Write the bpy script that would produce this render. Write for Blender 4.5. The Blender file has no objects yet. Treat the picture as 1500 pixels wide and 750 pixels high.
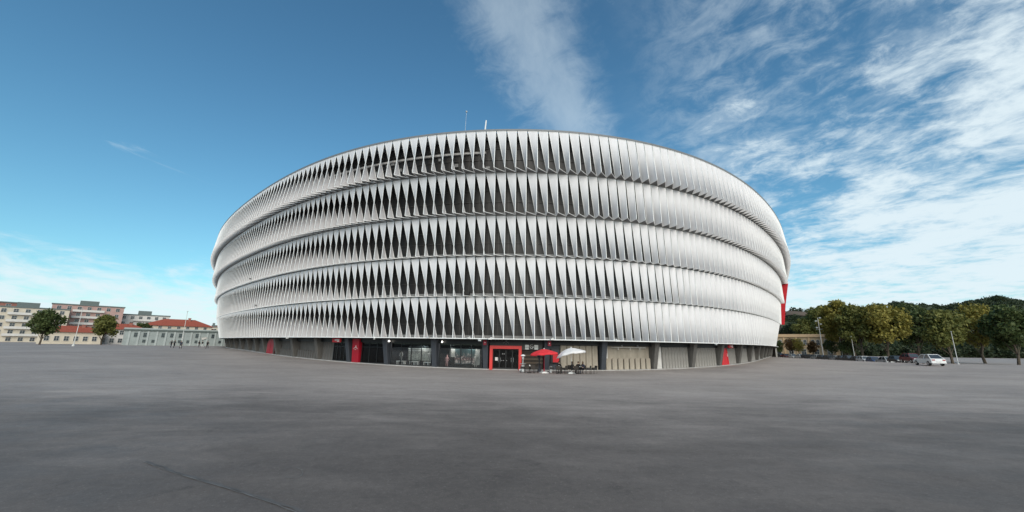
import bpy, bmesh, math, random
import numpy as np
from mathutils import Vector, Matrix
R = math.radians
random.seed(7)
scene = bpy.context.scene
col = scene.collection

# ------------------------------------------------------------------ camera
CAM_Z = 1.65
F_PX, PITCH, ROLL, PPX, PPY = 564.02, 0.21761, 0.01544, 756.03, 381.69   # for a 1500 px wide frame
cd = bpy.data.cameras.new('camera')
cam = bpy.data.objects.new('camera', cd)
col.objects.link(cam)
scene.camera = cam
cd.sensor_width = 36.0
cd.lens = F_PX / 1500 * 36.0
cd.shift_x = (750 - PPX) / 1500
cd.shift_y = (PPY - 375) / 1500
cd.clip_start = 0.1
cd.clip_end = 20000
fw = Vector((0, math.cos(PITCH), math.sin(PITCH)))
up0 = Vector((0, -math.sin(PITCH), math.cos(PITCH)))
rt0 = Vector((1, 0, 0))
rt = rt0 * math.cos(ROLL) + up0 * math.sin(ROLL)
up = up0 * math.cos(ROLL) - rt0 * math.sin(ROLL)
M = Matrix.Identity(4)
for i in range(3):
    M[i][0], M[i][1], M[i][2] = rt[i], up[i], -fw[i]
M[2][3] = CAM_Z
cam.matrix_world = M

# ------------------------------------------------------------------ sky, sun, exposure
SUN_EL, SUN_AZ = R(31), R(170)        # azimuth clockwise from +Y: behind the camera, to its right
w = bpy.data.worlds.new('World')
scene.world = w
w.use_nodes = True
nt = w.node_tree
nt.nodes.clear()
N = nt.nodes.new
L = nt.links.new


def wn(t, **k):
    n = N(t)
    for a, b in k.items():
        setattr(n, a, b)
    return n


def wm(op, a, b=None, c=None, clamp=False):
    n = N('ShaderNodeMath')
    n.operation = op
    n.use_clamp = clamp
    for i, v in enumerate((a, b, c)):
        if v is None:
            continue
        if isinstance(v, (int, float)):
            n.inputs[i].default_value = v
        else:
            L(v, n.inputs[i])
    return n.outputs[0]


def wss(v, a, b):
    n = N('ShaderNodeMapRange')
    n.interpolation_type = 'SMOOTHSTEP'
    L(v, n.inputs[0])
    n.inputs[1].default_value = a
    n.inputs[2].default_value = b
    return n.outputs[0]


sky = wn('ShaderNodeTexSky', sky_type='NISHITA', sun_disc=False)
sky.sun_elevation = SUN_EL
sky.sun_rotation = SUN_AZ
sky.altitude = 100
sky.air_density = 1.0
sky.dust_density = 0.6
sky.ozone_density = 1.6
tint = N('ShaderNodeMix')
tint.data_type = 'RGBA'
tint.blend_type = 'MULTIPLY'
tint.inputs[0].default_value = 1
gam = N('ShaderNodeGamma')
L(sky.outputs[0], gam.inputs[0])
gam.inputs[1].default_value = 1.2
sh1 = N('ShaderNodeVectorMath')
sh1.operation = 'MULTIPLY_ADD'
L(sky.outputs[0], sh1.inputs[0])
sh1.inputs[1].default_value = (0.07, 0.07, 0.07)
sh1.inputs[2].default_value = (1, 1, 1)
sh2 = N('ShaderNodeVectorMath')
sh2.operation = 'DIVIDE'
L(gam.outputs[0], sh2.inputs[0])
L(sh1.outputs[0], sh2.inputs[1])
L(sh2.outputs[0], tint.inputs[6])
tint.inputs[7].default_value = (0.46, 0.745, 0.755, 1)
tc = N('ShaderNodeTexCoord')
sep = N('ShaderNodeSeparateXYZ')
L(tc.outputs['Generated'], sep.inputs[0])
dx, dy, dz = sep.outputs
zc = wm('MAXIMUM', dz, 0.0)
den = wm('ADD', zc, 0.14)
px_ = wm('DIVIDE', dx, den)
py_ = wm('DIVIDE', dy, den)
cmb = N('ShaderNodeCombineXYZ')
L(px_, cmb.inputs[0])
L(py_, cmb.inputs[1])


def cloud_noise(rot, sc, scale, detail, rough, dist=0.0, off=(0, 0, 0)):
    mp = N('ShaderNodeMapping')
    L(cmb.outputs[0], mp.inputs[0])
    mp.vector_type = 'TEXTURE'
    mp.inputs['Rotation'].default_value = (0, 0, R(rot))
    mp.inputs['Scale'].default_value = sc
    mp.inputs['Location'].default_value = off
    n = N('ShaderNodeTexNoise')
    L(mp.outputs[0], n.inputs['Vector'])
    n.inputs['Scale'].default_value = scale
    n.inputs['Detail'].default_value = detail
    n.inputs['Roughness'].default_value = rough
    n.inputs['Distortion'].default_value = dist
    return n.outputs['Fac']


n1 = cloud_noise(-56, (1.1, 0.9, 1), 2.5, 11, 0.64, 0.25, (2.3, 0.9, 0))
n2 = cloud_noise(-40, (1.05, 0.9, 1), 8.5, 9, 0.66, 0.5, (4.1, 2.0, 0))
n3 = cloud_noise(62, (1.8, 0.8, 1), 3.0, 8, 0.62, 0.5, (0.6, 3.4, 0))
# the cloud deck lies over the right half of the sky and thins out to the left
cover = wss(wm('SUBTRACT', px_, wm('MULTIPLY', py_, 0.35)), -1.0, 1.75)
thr = wm('SUBTRACT', 0.70, wm('MULTIPLY', cover, 0.37))
body = wm('SUBTRACT', wm('ADD', wm('MULTIPLY', n1, 0.66), wm('MULTIPLY', n2, 0.34)), thr)
mask = wss(body, -0.02, 0.20)
wisp = wss(wm('SUBTRACT', n3, wm('SUBTRACT', 0.66, wm('MULTIPLY', cover, 0.2))), -0.02, 0.2)
# low bank of cloud towards the horizon, all round
lowb = wss(dz, 0.30, 0.02)
bank = wss(wm('ADD', wm('MULTIPLY', n1, 0.7), wm('MULTIPLY', lowb, 0.55)), 0.62, 0.92)
mask = wm('MAXIMUM', wm('MULTIPLY', mask, 0.92), wm('MULTIPLY', wisp, 0.5))
soft = wm('MULTIPLY', wss(wm('ADD', wm('MULTIPLY', n1, 0.5), wm('MULTIPLY', n2, 0.5)), 0.42, 0.66), wss(wm('SUBTRACT', px_, wm('MULTIPLY', py_, 0.35)), -0.12, 0.35))
mask = wm('MAXIMUM', mask, wm('MULTIPLY', soft, 0.42))
mask = wm('MAXIMUM', mask, wm('MULTIPLY', bank, 0.9))
# one long cirrus streak that leads up from the stadium roof to the zenith
off_ = wm('ABSOLUTE', wm('SUBTRACT', px_, wm('ADD', wm('MULTIPLY', py_, 0.42), wm('SUBTRACT', wm('MULTIPLY', n2, 0.34), 0.52))))
streak = wm('MULTIPLY', wss(off_, 0.22, 0.02), wss(n3, 0.22, 0.74))
streak = wm('MULTIPLY', streak, wm('MULTIPLY', wss(py_, 0.3, 0.7), wss(py_, 1.7, 1.2)))
mask = wm('MAXIMUM', mask, wm('MULTIPLY', streak, 0.38))
mask = wm('MULTIPLY', mask, wss(dz, -0.02, 0.03))
cl = N('ShaderNodeMix')
cl.data_type = 'RGBA'
L(mask, cl.inputs[0])
L(tint.outputs[2], cl.inputs[6])
cl.inputs[7].default_value = (4.35, 5.0, 5.3, 1)
bg = N('ShaderNodeBackground')
L(cl.outputs[2], bg.inputs[0])
bg.inputs[1].default_value = 0.125
wo = N('ShaderNodeOutputWorld')
L(bg.outputs[0], wo.inputs[0])

sl = bpy.data.lights.new('sun', 'SUN')
sun = bpy.data.objects.new('sun', sl)
col.objects.link(sun)
sl.energy = 1.85
sl.angle = R(50)
sl.color = (1.0, 0.90, 0.78)
sdir = Vector((math.sin(SUN_AZ) * math.cos(SUN_EL), math.cos(SUN_AZ) * math.cos(SUN_EL), math.sin(SUN_EL)))
sun.rotation_euler = sdir.to_track_quat('Z', 'Y').to_euler()
sun.location = sdir * 60
vs = scene.view_settings
vs.view_transform = 'Standard'
vs.look = 'None'
vs.exposure = 0.55
vs.gamma = 1.0
vs.use_curve_mapping = False
scene.render.engine = 'CYCLES'

# ------------------------------------------------------------------ materials
MAT = {}


def mat(name, rgb, rough=0.7, var=0.12, scale=2.0, spec=0.4, metal=0.0, bump=0.0, bscale=None, alpha_noise=None, detail=5, stretch=(1, 1, 1)):
    """Principled material with noise-driven tone variation and optional fine relief."""
    if name in MAT:
        return MAT[name]
    m = bpy.data.materials.new(name)
    m.use_nodes = True
    t = m.node_tree
    b = t.nodes['Principled BSDF']
    b.inputs['Roughness'].default_value = rough
    b.inputs['Metallic'].default_value = metal
    b.inputs['Specular IOR Level'].default_value = spec
    tcn = t.nodes.new('ShaderNodeTexCoord')
    mp = t.nodes.new('ShaderNodeMapping')
    mp.inputs['Scale'].default_value = stretch
    t.links.new(tcn.outputs['Object'], mp.inputs[0])
    nz = t.nodes.new('ShaderNodeTexNoise')
    nz.inputs['Scale'].default_value = scale
    nz.inputs['Detail'].default_value = detail
    nz.inputs['Roughness'].default_value = 0.62
    t.links.new(mp.outputs[0], nz.inputs['Vector'])
    rp = t.nodes.new('ShaderNodeValToRGB')
    e = rp.color_ramp.elements
    e[0].position, e[1].position = 0.28, 0.72
    e[0].color = tuple(c * (1 - var) for c in rgb) + (1,)
    e[1].color = tuple(min(1, c * (1 + var)) for c in rgb) + (1,)
    t.links.new(nz.outputs['Fac'], rp.inputs[0])
    t.links.new(rp.outputs[0], b.inputs['Base Color'])
    if bump:
        n2_ = t.nodes.new('ShaderNodeTexNoise')
        n2_.inputs['Scale'].default_value = bscale or scale * 6
        n2_.inputs['Detail'].default_value = 4
        t.links.new(mp.outputs[0], n2_.inputs['Vector'])
        bp = t.nodes.new('ShaderNodeBump')
        bp.inputs['Strength'].default_value = bump
        bp.inputs['Distance'].default_value = 0.05
        t.links.new(n2_.outputs['Fac'], bp.inputs['Height'])
        t.links.new(bp.outputs[0], b.inputs['Normal'])
    MAT[name] = m
    return m


def leafmat(name, c0, c1):
    if name in MAT:
        return MAT[name]
    m = mat(name, c0, 0.6, 0.25, 0.4, 0.3)
    t = m.node_tree
    b = t.nodes['Principled BSDF']
    rp = t.nodes['Color Ramp']
    geo = t.nodes.new('ShaderNodeNewGeometry')
    mx = t.nodes.new('ShaderNodeMix')
    mx.data_type = 'RGBA'
    mx.inputs[7].default_value = c1 + (1,)
    t.links.new(geo.outputs['Random Per Island'], mx.inputs[0])
    t.links.new(rp.outputs[0], mx.inputs[6])
    t.links.new(mx.outputs[2], b.inputs['Base Color'])
    tr = t.nodes.new('ShaderNodeBsdfTranslucent')
    t.links.new(mx.outputs[2], tr.inputs[0])
    ms = t.nodes.new('ShaderNodeMixShader')
    ms.inputs[0].default_value = 0.25
    t.links.new(b.outputs[0], ms.inputs[1])
    t.links.new(tr.outputs[0], ms.inputs[2])
    t.links.new(ms.outputs[0], t.nodes['Material Output'].inputs[0])
    return m


def glassmat(name, tintc=(0.55, 0.6, 0.6), refl=0.10):
    """thin pane: see-through with a Fresnel reflection"""
    m = bpy.data.materials.new(name)
    m.use_nodes = True
    t = m.node_tree
    t.nodes.clear()
    o = t.nodes.new('ShaderNodeOutputMaterial')
    tr = t.nodes.new('ShaderNodeBsdfTransparent')
    tr.inputs[0].default_value = tintc + (1,)
    gl = t.nodes.new('ShaderNodeBsdfGlossy')
    gl.inputs['Roughness'].default_value = 0.02
    tcn = t.nodes.new('ShaderNodeTexCoord')
    nz = t.nodes.new('ShaderNodeTexNoise')
    nz.inputs['Scale'].default_value = 0.9
    t.links.new(tcn.outputs['Object'], nz.inputs['Vector'])
    bp = t.nodes.new('ShaderNodeBump')
    bp.inputs['Strength'].default_value = 0.02
    t.links.new(nz.outputs['Fac'], bp.inputs['Height'])
    t.links.new(bp.outputs[0], gl.inputs['Normal'])
    fr = t.nodes.new('ShaderNodeFresnel')
    fr.inputs[0].default_value = 1.5
    ad = t.nodes.new('ShaderNodeMath')
    ad.operation = 'ADD'
    ad.inputs[1].default_value = refl
    t.links.new(fr.outputs[0], ad.inputs[0])
    mx = t.nodes.new('ShaderNodeMixShader')
    t.links.new(ad.outputs[0], mx.inputs[0])
    t.links.new(tr.outputs[0], mx.inputs[1])
    t.links.new(gl.outputs[0], mx.inputs[2])
    t.links.new(mx.outputs[0], o.inputs[0])
    MAT[name] = m
    return m


def lampmat(name, rgb, strength):
    m = bpy.data.materials.new(name)
    m.use_nodes = True
    b = m.node_tree.nodes['Principled BSDF']
    b.inputs['Base Color'].default_value = rgb + (1,)
    b.inputs['Emission Color'].default_value = rgb + (1,)
    b.inputs['Emission Strength'].default_value = strength
    MAT[name] = m
    return m


def asphaltmat():
    m = bpy.data.materials.new('asphalt')
    m.use_nodes = True
    t = m.node_tree
    b = t.nodes['Principled BSDF']
    tcn = t.nodes.new('ShaderNodeTexCoord')

    def noise(scale, detail=6, rough=0.6, sc=(1, 1, 1), rot=0, dist=0.0):
        mp = t.nodes.new('ShaderNodeMapping')
        mp.inputs['Scale'].default_value = sc
        mp.inputs['Rotation'].default_value = (0, 0, R(rot))
        t.links.new(tcn.outputs['Object'], mp.inputs[0])
        n = t.nodes.new('ShaderNodeTexNoise')
        n.inputs['Scale'].default_value = scale
        n.inputs['Detail'].default_value = detail
        n.inputs['Roughness'].default_value = rough
        n.inputs['Distortion'].default_value = dist
        t.links.new(mp.outputs[0], n.inputs['Vector'])
        return n.outputs['Fac']

    def mth(op, a, b2=None, c=None):
        n = t.nodes.new('ShaderNodeMath')
        n.operation = op
        for i, v in enumerate((a, b2, c)):
            if v is None:
                continue
            if isinstance(v, (int, float)):
                n.inputs[i].default_value = v
            else:
                t.links.new(v, n.inputs[i])
        return n.outputs[0]
    big = noise(0.10, 5, 0.6, (1, 1.2, 1), 12)
    mid = noise(0.55, 8, 0.68, (0.9, 1.1, 1), -18, 0.6)
    fine = noise(9, 4, 0.7)
    grit = noise(70, 2, 0.6)
    streak = noise(0.8, 7, 0.66, (0.45, 1.1, 1), -20, 0.4)
    streak2 = noise(2.4, 6, 0.7, (1, 1, 1), 40, 0.8)
    stain = noise(0.9, 10, 0.75, (1, 1, 1), 5, 1.2)
    speck = noise(24, 2, 0.5)
    mr1 = t.nodes.new('ShaderNodeMapRange')
    t.links.new(stain, mr1.inputs[0])
    mr1.inputs[1].default_value, mr1.inputs[2].default_value = 0.57, 0.66
    mr2 = t.nodes.new('ShaderNodeMapRange')
    t.links.new(speck, mr2.inputs[0])
    mr2.inputs[1].default_value, mr2.inputs[2].default_value = 0.64, 0.70
    v = mth('ADD', mth('MULTIPLY', big, 0.9), mth('MULTIPLY', mid, 0.5))
    v = mth('SUBTRACT', v, mth('MULTIPLY', mr1.outputs[0], 0.20))
    v = mth('ADD', v, mth('MULTIPLY', mr2.outputs[0], 0.45))
    v = mth('ADD', v, mth('MULTIPLY', fine, 0.60))
    v = mth('ADD', v, mth('MULTIPLY', grit, 0.9))
    v = mth('ADD', v, mth('MULTIPLY', streak, 0.40))
    v = mth('ADD', v, mth('MULTIPLY', streak2, 0.45))      # sums to about 1.72 on average
    rp = t.nodes.new('ShaderNodeValToRGB')
    e = rp.color_ramp.elements
    e[0].position, e[1].position = 0.37, 0.65
    e[0].color = (0.088, 0.077, 0.071, 1)
    e[1].color = (0.262, 0.225, 0.201, 1)
    t.links.new(mth('DIVIDE', v, 3.74), rp.inputs[0])
    # brighter far light towards the stadium painted into the colour, patchy edge
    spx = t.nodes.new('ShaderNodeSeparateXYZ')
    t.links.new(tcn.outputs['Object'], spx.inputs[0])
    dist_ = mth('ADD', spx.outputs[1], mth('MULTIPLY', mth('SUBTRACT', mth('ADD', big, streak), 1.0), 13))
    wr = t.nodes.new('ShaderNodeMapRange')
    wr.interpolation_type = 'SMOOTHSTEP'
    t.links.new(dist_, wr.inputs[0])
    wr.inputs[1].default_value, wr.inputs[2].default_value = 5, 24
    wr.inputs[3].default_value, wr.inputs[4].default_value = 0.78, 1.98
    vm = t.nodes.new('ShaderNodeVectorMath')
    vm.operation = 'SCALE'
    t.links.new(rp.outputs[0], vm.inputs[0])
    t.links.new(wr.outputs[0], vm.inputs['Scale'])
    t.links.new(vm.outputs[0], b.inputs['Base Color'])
    rr = t.nodes.new('ShaderNodeMapRange')
    t.links.new(mid, rr.inputs[0])
    rr.inputs[1].default_value, rr.inputs[2].default_value = 0.3, 0.7
    rr.inputs[3].default_value, rr.inputs[4].default_value = 0.62, 0.85
    t.links.new(rr.outputs[0], b.inputs['Roughness'])
    b.inputs['Specular IOR Level'].default_value = 0.3
    bp = t.nodes.new('ShaderNodeBump')
    bp.inputs['Strength'].default_value = 0.15
    bp.inputs['Distance'].default_value = 0.012
    t.links.new(mth('ADD', grit, mth('MULTIPLY', fine, 0.7)), bp.inputs['Height'])
    t.links.new(bp.outputs[0], b.inputs['Normal'])
    MAT['asphalt'] = m
    return m


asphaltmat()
mat('membrane', (0.79, 0.773, 0.785), 0.6, 0.08, 0.9, 0.2, stretch=(1.6, 1.6, 0.35))
_t = MAT['membrane'].node_tree
_oi = _t.nodes.new('ShaderNodeObjectInfo')
_ml = _t.nodes.new('ShaderNodeMath')
_ml.operation = 'MULTIPLY'
_ml.inputs[1].default_value = 60
_t.links.new(_oi.outputs['Random'], _ml.inputs[0])
_mpn = _t.nodes['Mapping']
_cb = _t.nodes.new('ShaderNodeCombineXYZ')
for _i in range(3):
    _t.links.new(_ml.outputs[0], _cb.inputs[_i])
_t.links.new(_cb.outputs[0], _mpn.inputs['Location'])
mat('edge_white', (0.84, 0.84, 0.83), 0.35, 0.03)
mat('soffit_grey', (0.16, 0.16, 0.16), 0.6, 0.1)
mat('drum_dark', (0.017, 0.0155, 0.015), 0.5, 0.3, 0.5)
mat('mullion_dark', (0.040, 0.037, 0.035), 0.5, 0.2)
mat('steel_grey', (0.22, 0.22, 0.22), 0.5, 0.15)
mat('beam_pale', (0.42, 0.41, 0.40), 0.6, 0.2)
mat('rim_grey', (0.19, 0.20, 0.21), 0.5, 0.1)
mat('black_frame', (0.014, 0.015, 0.016), 0.45, 0.1)
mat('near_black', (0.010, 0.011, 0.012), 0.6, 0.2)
mat('slate_paint', (0.050, 0.056, 0.068), 0.55, 0.15, 1.5)
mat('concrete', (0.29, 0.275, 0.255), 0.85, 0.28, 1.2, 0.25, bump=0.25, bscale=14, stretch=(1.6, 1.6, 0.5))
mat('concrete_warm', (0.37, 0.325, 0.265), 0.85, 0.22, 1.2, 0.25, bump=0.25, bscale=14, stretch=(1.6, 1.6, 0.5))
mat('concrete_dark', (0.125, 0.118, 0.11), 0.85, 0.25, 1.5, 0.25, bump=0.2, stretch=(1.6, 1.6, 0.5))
mat('concrete_left_shaded', (0.125, 0.117, 0.11), 0.85, 0.25, 1.2, 0.25, bump=0.25, bscale=14, stretch=(1.6, 1.6, 0.5))  # bay concrete with the shade of the left side put into its colour
mat('concrete_pale', (0.58, 0.565, 0.54), 0.8, 0.12, 1.5, 0.25, bump=0.1)
mat('plinth', (0.40, 0.385, 0.37), 0.85, 0.2, 1.0)
mat('red_paint', (0.60, 0.018, 0.028), 0.42, 0.1, 1.0)
mat('red_bright', (0.66, 0.045, 0.040), 0.4, 0.08, 1.0)
mat('red_deep', (0.36, 0.008, 0.022), 0.45, 0.15, 1.0)
mat('red_dim', (0.22, 0.006, 0.022), 0.6, 0.15, 1.0)
mat('red_cloth', (0.70, 0.035, 0.045), 0.8, 0.08, 1.5)
mat('white_cloth', (0.80, 0.77, 0.76), 0.8, 0.05, 1.5)
mat('white_paint', (0.80, 0.80, 0.79), 0.5, 0.05)
mat('pole_grey', (0.62, 0.62, 0.60), 0.5, 0.1)
mat('galvanised', (0.50, 0.51, 0.50), 0.45, 0.12, 3, 0.5, 0.4)
mat('chair_dark', (0.022, 0.020, 0.019), 0.6, 0.2, 8)
mat('chair_brown', (0.045, 0.037, 0.031), 0.65, 0.25, 8)
mat('paper', (0.72, 0.72, 0.70), 0.7, 0.08, 2)
mat('rubber', (0.018, 0.018, 0.018), 0.8, 0.2)
mat('chrome', (0.55, 0.56, 0.57), 0.25, 0.05, 2, 0.5, 0.8)
mat('shutter_brown', (0.052, 0.042, 0.034), 0.6, 0.3, 1.5)
mat('shutter_line', (0.13, 0.10, 0.075), 0.6, 0.2, 1.5)
glassmat('glass', (0.86, 0.88, 0.88), 0.05)
glassmat('glass_dark', (0.16, 0.18, 0.19), 0.0)
mat('pane_far', (0.035, 0.045, 0.055), 0.12, 0.3, 0.7, 0.8)
lampmat('lamp_white', (1.0, 0.95, 0.85), 6.0)
lampmat('lamp_strip', (1.0, 0.97, 0.9), 1.6)


# ------------------------------------------------------------------ mesh helpers
class MB:
    def __init__(s):
        s.v, s.f, s.m = [], [], []

    def add(s, vs, fs, mi=0):
        o = len(s.v)
        s.v += [tuple(p) for p in vs]
        s.f += [tuple(i + o for i in f) for f in fs]
        s.m += [mi] * len(fs)

    def box(s, x0, x1, y0, y1, z0, z1, mi=0, ch=0.0):
        if ch:
            s.prism([(x0 + ch, y0), (x1 - ch, y0), (x1, y0 + ch), (x1, y1), (x0, y1), (x0, y0 + ch)], z0, z1, mi)
            return
        s.add([(x0, y0, z0), (x1, y0, z0), (x1, y1, z0), (x0, y1, z0), (x0, y0, z1), (x1, y0, z1), (x1, y1, z1), (x0, y1, z1)],
              [(3, 2, 1, 0), (4, 5, 6, 7), (0, 1, 5, 4), (1, 2, 6, 5), (2, 3, 7, 6), (3, 0, 4, 7)], mi)

    def hexa(s, p, mi=0):
        s.add(p, [(3, 2, 1, 0), (4, 5, 6, 7), (0, 1, 5, 4), (1, 2, 6, 5), (2, 3, 7, 6), (3, 0, 4, 7)], mi)

    def prism(s, poly, z0, z1, mi=0):
        n = len(poly)
        s.add([(x, y, z0) for x, y in poly] + [(x, y, z1) for x, y in poly],
              [tuple(range(n - 1, -1, -1)), tuple(range(n, 2 * n))] + [(i, (i + 1) % n, n + (i + 1) % n, n + i) for i in range(n)], mi)

    def prism_y(s, poly, y0, y1, mi=0):
        n = len(poly)
        s.add([(x, y0, z) for x, z in poly] + [(x, y1, z) for x, z in poly],
              [tuple(range(n)), tuple(range(2 * n - 1, n - 1, -1))] + [((i + 1) % n, i, n + i, n + (i + 1) % n) for i in range(n)], mi)

    def bar(s, a, b, r, mi=0, n=4, r2=None):
        a, b = Vector(a), Vector(b)
        d = (b - a).normalized()
        q = Vector((0, 0, 1)) if abs(d.z) < 0.9 else Vector((1, 0, 0))
        u = d.cross(q).normalized()
        v2 = d.cross(u)
        r2 = r if r2 is None else r2
        vs_ = []
        for p, rr in ((a, r), (b, r2)):
            for k in range(n):
                t = 2 * math.pi * (k + 0.5) / n
                vs_.append(p + u * (rr * math.cos(t)) + v2 * (rr * math.sin(t)))
        s.add(vs_, [tuple(range(n - 1, -1, -1)), tuple(range(n, 2 * n))] + [(k, (k + 1) % n, n + (k + 1) % n, n + k) for k in range(n)], mi)

    def path(s, pts, r, mi=0, n=5):
        for a, b in zip(pts[:-1], pts[1:]):
            s.bar(a, b, r, mi, n)

    def lathe(s, prof, n=12, mi=0, c=(0, 0, 0)):
        vs_ = []
        for r, z in prof:
            for k in range(n):
                t = 2 * math.pi * k / n
                vs_.append((c[0] + r * math.cos(t), c[1] + r * math.sin(t), c[2] + z))
        fs = []
        for i in range(len(prof) - 1):
            for k in range(n):
                fs.append((i * n + k, i * n + (k + 1) % n, (i + 1) * n + (k + 1) % n, (i + 1) * n + k))
        fs.append(tuple(range(n - 1, -1, -1)))
        fs.append(tuple(range((len(prof) - 1) * n, len(prof) * n)))
        s.add(vs_, fs, mi)

    def mesh(s, name, mats, smooth=False):
        me = bpy.data.meshes.new(name)
        me.from_pydata(s.v, [], s.f)
        for m in mats:
            me.materials.append(MAT[m] if isinstance(m, str) else m)
        if len(mats) > 1:
            me.polygons.foreach_set('material_index', s.m)
        if smooth == 'first':
            me.polygons.foreach_set('use_smooth', [q == 0 for q in s.m])
            smooth = False
        if smooth:
            me.polygons.foreach_set('use_smooth', [True] * len(me.polygons))
        me.update()
        return me

    def build(s, name, mats, parent=None, matrix=None, smooth=False):
        if isinstance(mats, str):
            mats = [mats]
        return place(name, s.mesh(name, mats, smooth), parent, matrix)


def place(name, me, parent=None, matrix=None):
    o = bpy.data.objects.new(name, me)
    col.objects.link(o)
    if parent is not None:
        o.parent = parent
    if matrix is not None:
        o.matrix_local = matrix
    return o


def tag(o, label=None, cat=None, group=None, kind=None):
    for k, v in (('label', label), ('category', cat), ('group', group), ('kind', kind)):
        if v:
            o[k] = v
    return o


def empty(name, loc=(0, 0, 0), rz=0.0, label=None, cat=None, group=None):
    o = bpy.data.objects.new(name, None)
    col.objects.link(o)
    o.location = loc
    o.rotation_euler = (0, 0, rz)
    o.empty_display_size = 0.2
    return tag(o, label, cat, group)


def copy_tree(o, parent=None):
    c = o.copy()
    col.objects.link(c)
    c.parent = parent
    for ch in o.children:
        copy_tree(ch, c)
    return c


def sst(a, b, x):
    t = min(1, max(0, (x - a) / (b - a)))
    return t * t * (3 - 2 * t)


# ------------------------------------------------------------------ ground
def g(x, y):
    z = -1.3 * math.exp(-((x - 3) / 52) ** 2 - ((y - 50) / 38) ** 2)
    z -= 1.2 * sst(62, 85, x) * sst(60, 90, y)
    return z


def dirx(px):
    """x/y of the sight line through a photo column at the horizon"""
    u0 = px - PPX
    v = F_PX * math.tan(PITCH)
    u = (u0 + v * math.sin(ROLL)) / math.cos(ROLL)
    return u / (F_PX * math.cos(PITCH) + v * math.sin(PITCH))


def at(px, depth):
    x = dirx(px) * depth
    return Vector((x, depth, g(x, depth)))


xs = np.concatenate([[-9000, -3000, -1200, -600, -350, -220], np.arange(-160, 161, 3.0), [220, 350, 600, 1200, 3000, 9000]])
ys = np.concatenate([[-9000, -2000, -500, -150, -60], np.arange(-20, 181, 2.5), [220, 300, 420, 700, 1300, 3000, 9000]])
mb = MB()
for y in ys:
    for x in xs:
        mb.v.append((float(x), float(y), g(float(x), float(y))))
nx = len(xs)
for j in range(len(ys) - 1):
    for i in range(nx - 1):
        a = j * nx + i
        mb.f.append((a, a + 1, a + 1 + nx, a + nx))
mb.m = [0] * len(mb.f)
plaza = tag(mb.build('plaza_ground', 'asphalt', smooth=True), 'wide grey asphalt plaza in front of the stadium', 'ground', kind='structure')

# ------------------------------------------------------------------ stadium plan curve (units of one facade panel)
U = 1.25
KN = [-95, -75, -60, -45, -32, -20, -10, 0, 10, 20, 32, 45, 60, 75, 95, 110]
KV = [.0049, .00621, .00548, .00365, .00792, .01841, .0239, .02616, .02733, .02292, .01239, .00662, .0055, .00228, -.00103, -.00398]
DS = 0.1
SS = np.arange(-120, 120 + DS / 2, DS)
c0 = len(SS) // 2
TH = np.cumsum(np.interp(SS, KN, KV)) * DS
TH = TH - TH[c0] - 0.02296
CX = np.cumsum(np.cos(TH)) * DS
CY = np.cumsum(np.sin(TH)) * DS
CX = CX - CX[c0] - 0.12982
CY = CY - CY[c0] + 37.98341
S0, S1 = -104.0, 93.0            # ends of the built facade
S1K = [62, 66, 66, 70, 93]       # where each tier stops on the right


def pl(s, o):
    t = float(np.interp(s, SS, TH))
    return (U * (float(np.interp(s, SS, CX)) + o * math.sin(t)), U * (float(np.interp(s, SS, CY)) - o * math.cos(t)))


def zz(z):
    return CAM_Z + U * z


def th(s):
    return float(np.interp(s, SS, TH))


def frame(s, o, z):
    """local frame on the facade: X along the wall, Y into the building, Z up"""
    x, y = pl(s, o)
    return Matrix.Translation((x, y, z)) @ Matrix.Rotation(th(s), 4, 'Z')


def gs(s, o=-1.5):
    return g(*pl(s, o))


ZT = [4.611, 8.615, 12.791, 17.037, 21.390]
ZB = [0.618] + [z + 0.13 for z in ZT[:4]]
OT = [0.0, 0.43, 0.95, 1.82, 2.42]
OA = [0.15, 0.55, 1.15, 2.02, 2.95]
OB = [-0.75, -0.12, 0.33, 0.93, 1.78]
REDUCE = [1.15, 0.45, 0.1, 0, 0]


def rd(k, s):
    return REDUCE[k] * sst(30, 60, abs(s))


stadium = empty('stadium', (0, U * 38, -1.3), 0,
                'round white stadium wrapped in five tiers of twisted white facade panels', 'stadium')
bpy.context.view_layer.update()
SINV = Matrix.Translation((0, -U * 38, 1.3))


def sbuild(mb_, name, mats, matrix=None, smooth=False, parent=None):
    """build a stadium part authored in world (matrix None) or local coordinates"""
    if parent is None:
        return mb_.build(name, mats, stadium, SINV @ matrix if matrix is not None else SINV, smooth)
    return mb_.build(name, mats, parent, matrix, smooth)


def splace(name, me, matrix):
    return place(name, me, stadium, SINV @ matrix)


def loft(profile, s0=S0, s1=S1, step=0.5, closed=True, mi=0, mb_=None, k=None):
    """sweep an (offset, z) profile along the plan curve"""
    m_ = mb_ or MB()
    n = len(profile)
    cnt = max(2, int(round((s1 - s0) / step)) + 1)
    base = len(m_.v)
    for i in range(cnt):
        s = s0 + (s1 - s0) * i / (cnt - 1)
        r_ = rd(k, s) if k is not None else 0
        for o, z in profile:
            x, y = pl(s, o - r_)
            m_.v.append((x, y, z))
    lim = n if closed else n - 1
    for i in range(cnt - 1):
        for j in range(lim):
            a = base + i * n + j
            b = base + i * n + (j + 1) % n
            m_.f.append((a, b, b + n, a + n))
            m_.m.append(mi)
    if closed:
        m_.f += [tuple(base + j for j in range(n)), tuple(base + (cnt - 1) * n + j for j in range(n - 1, -1, -1))]
        m_.m += [mi, mi]
    return m_


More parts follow.
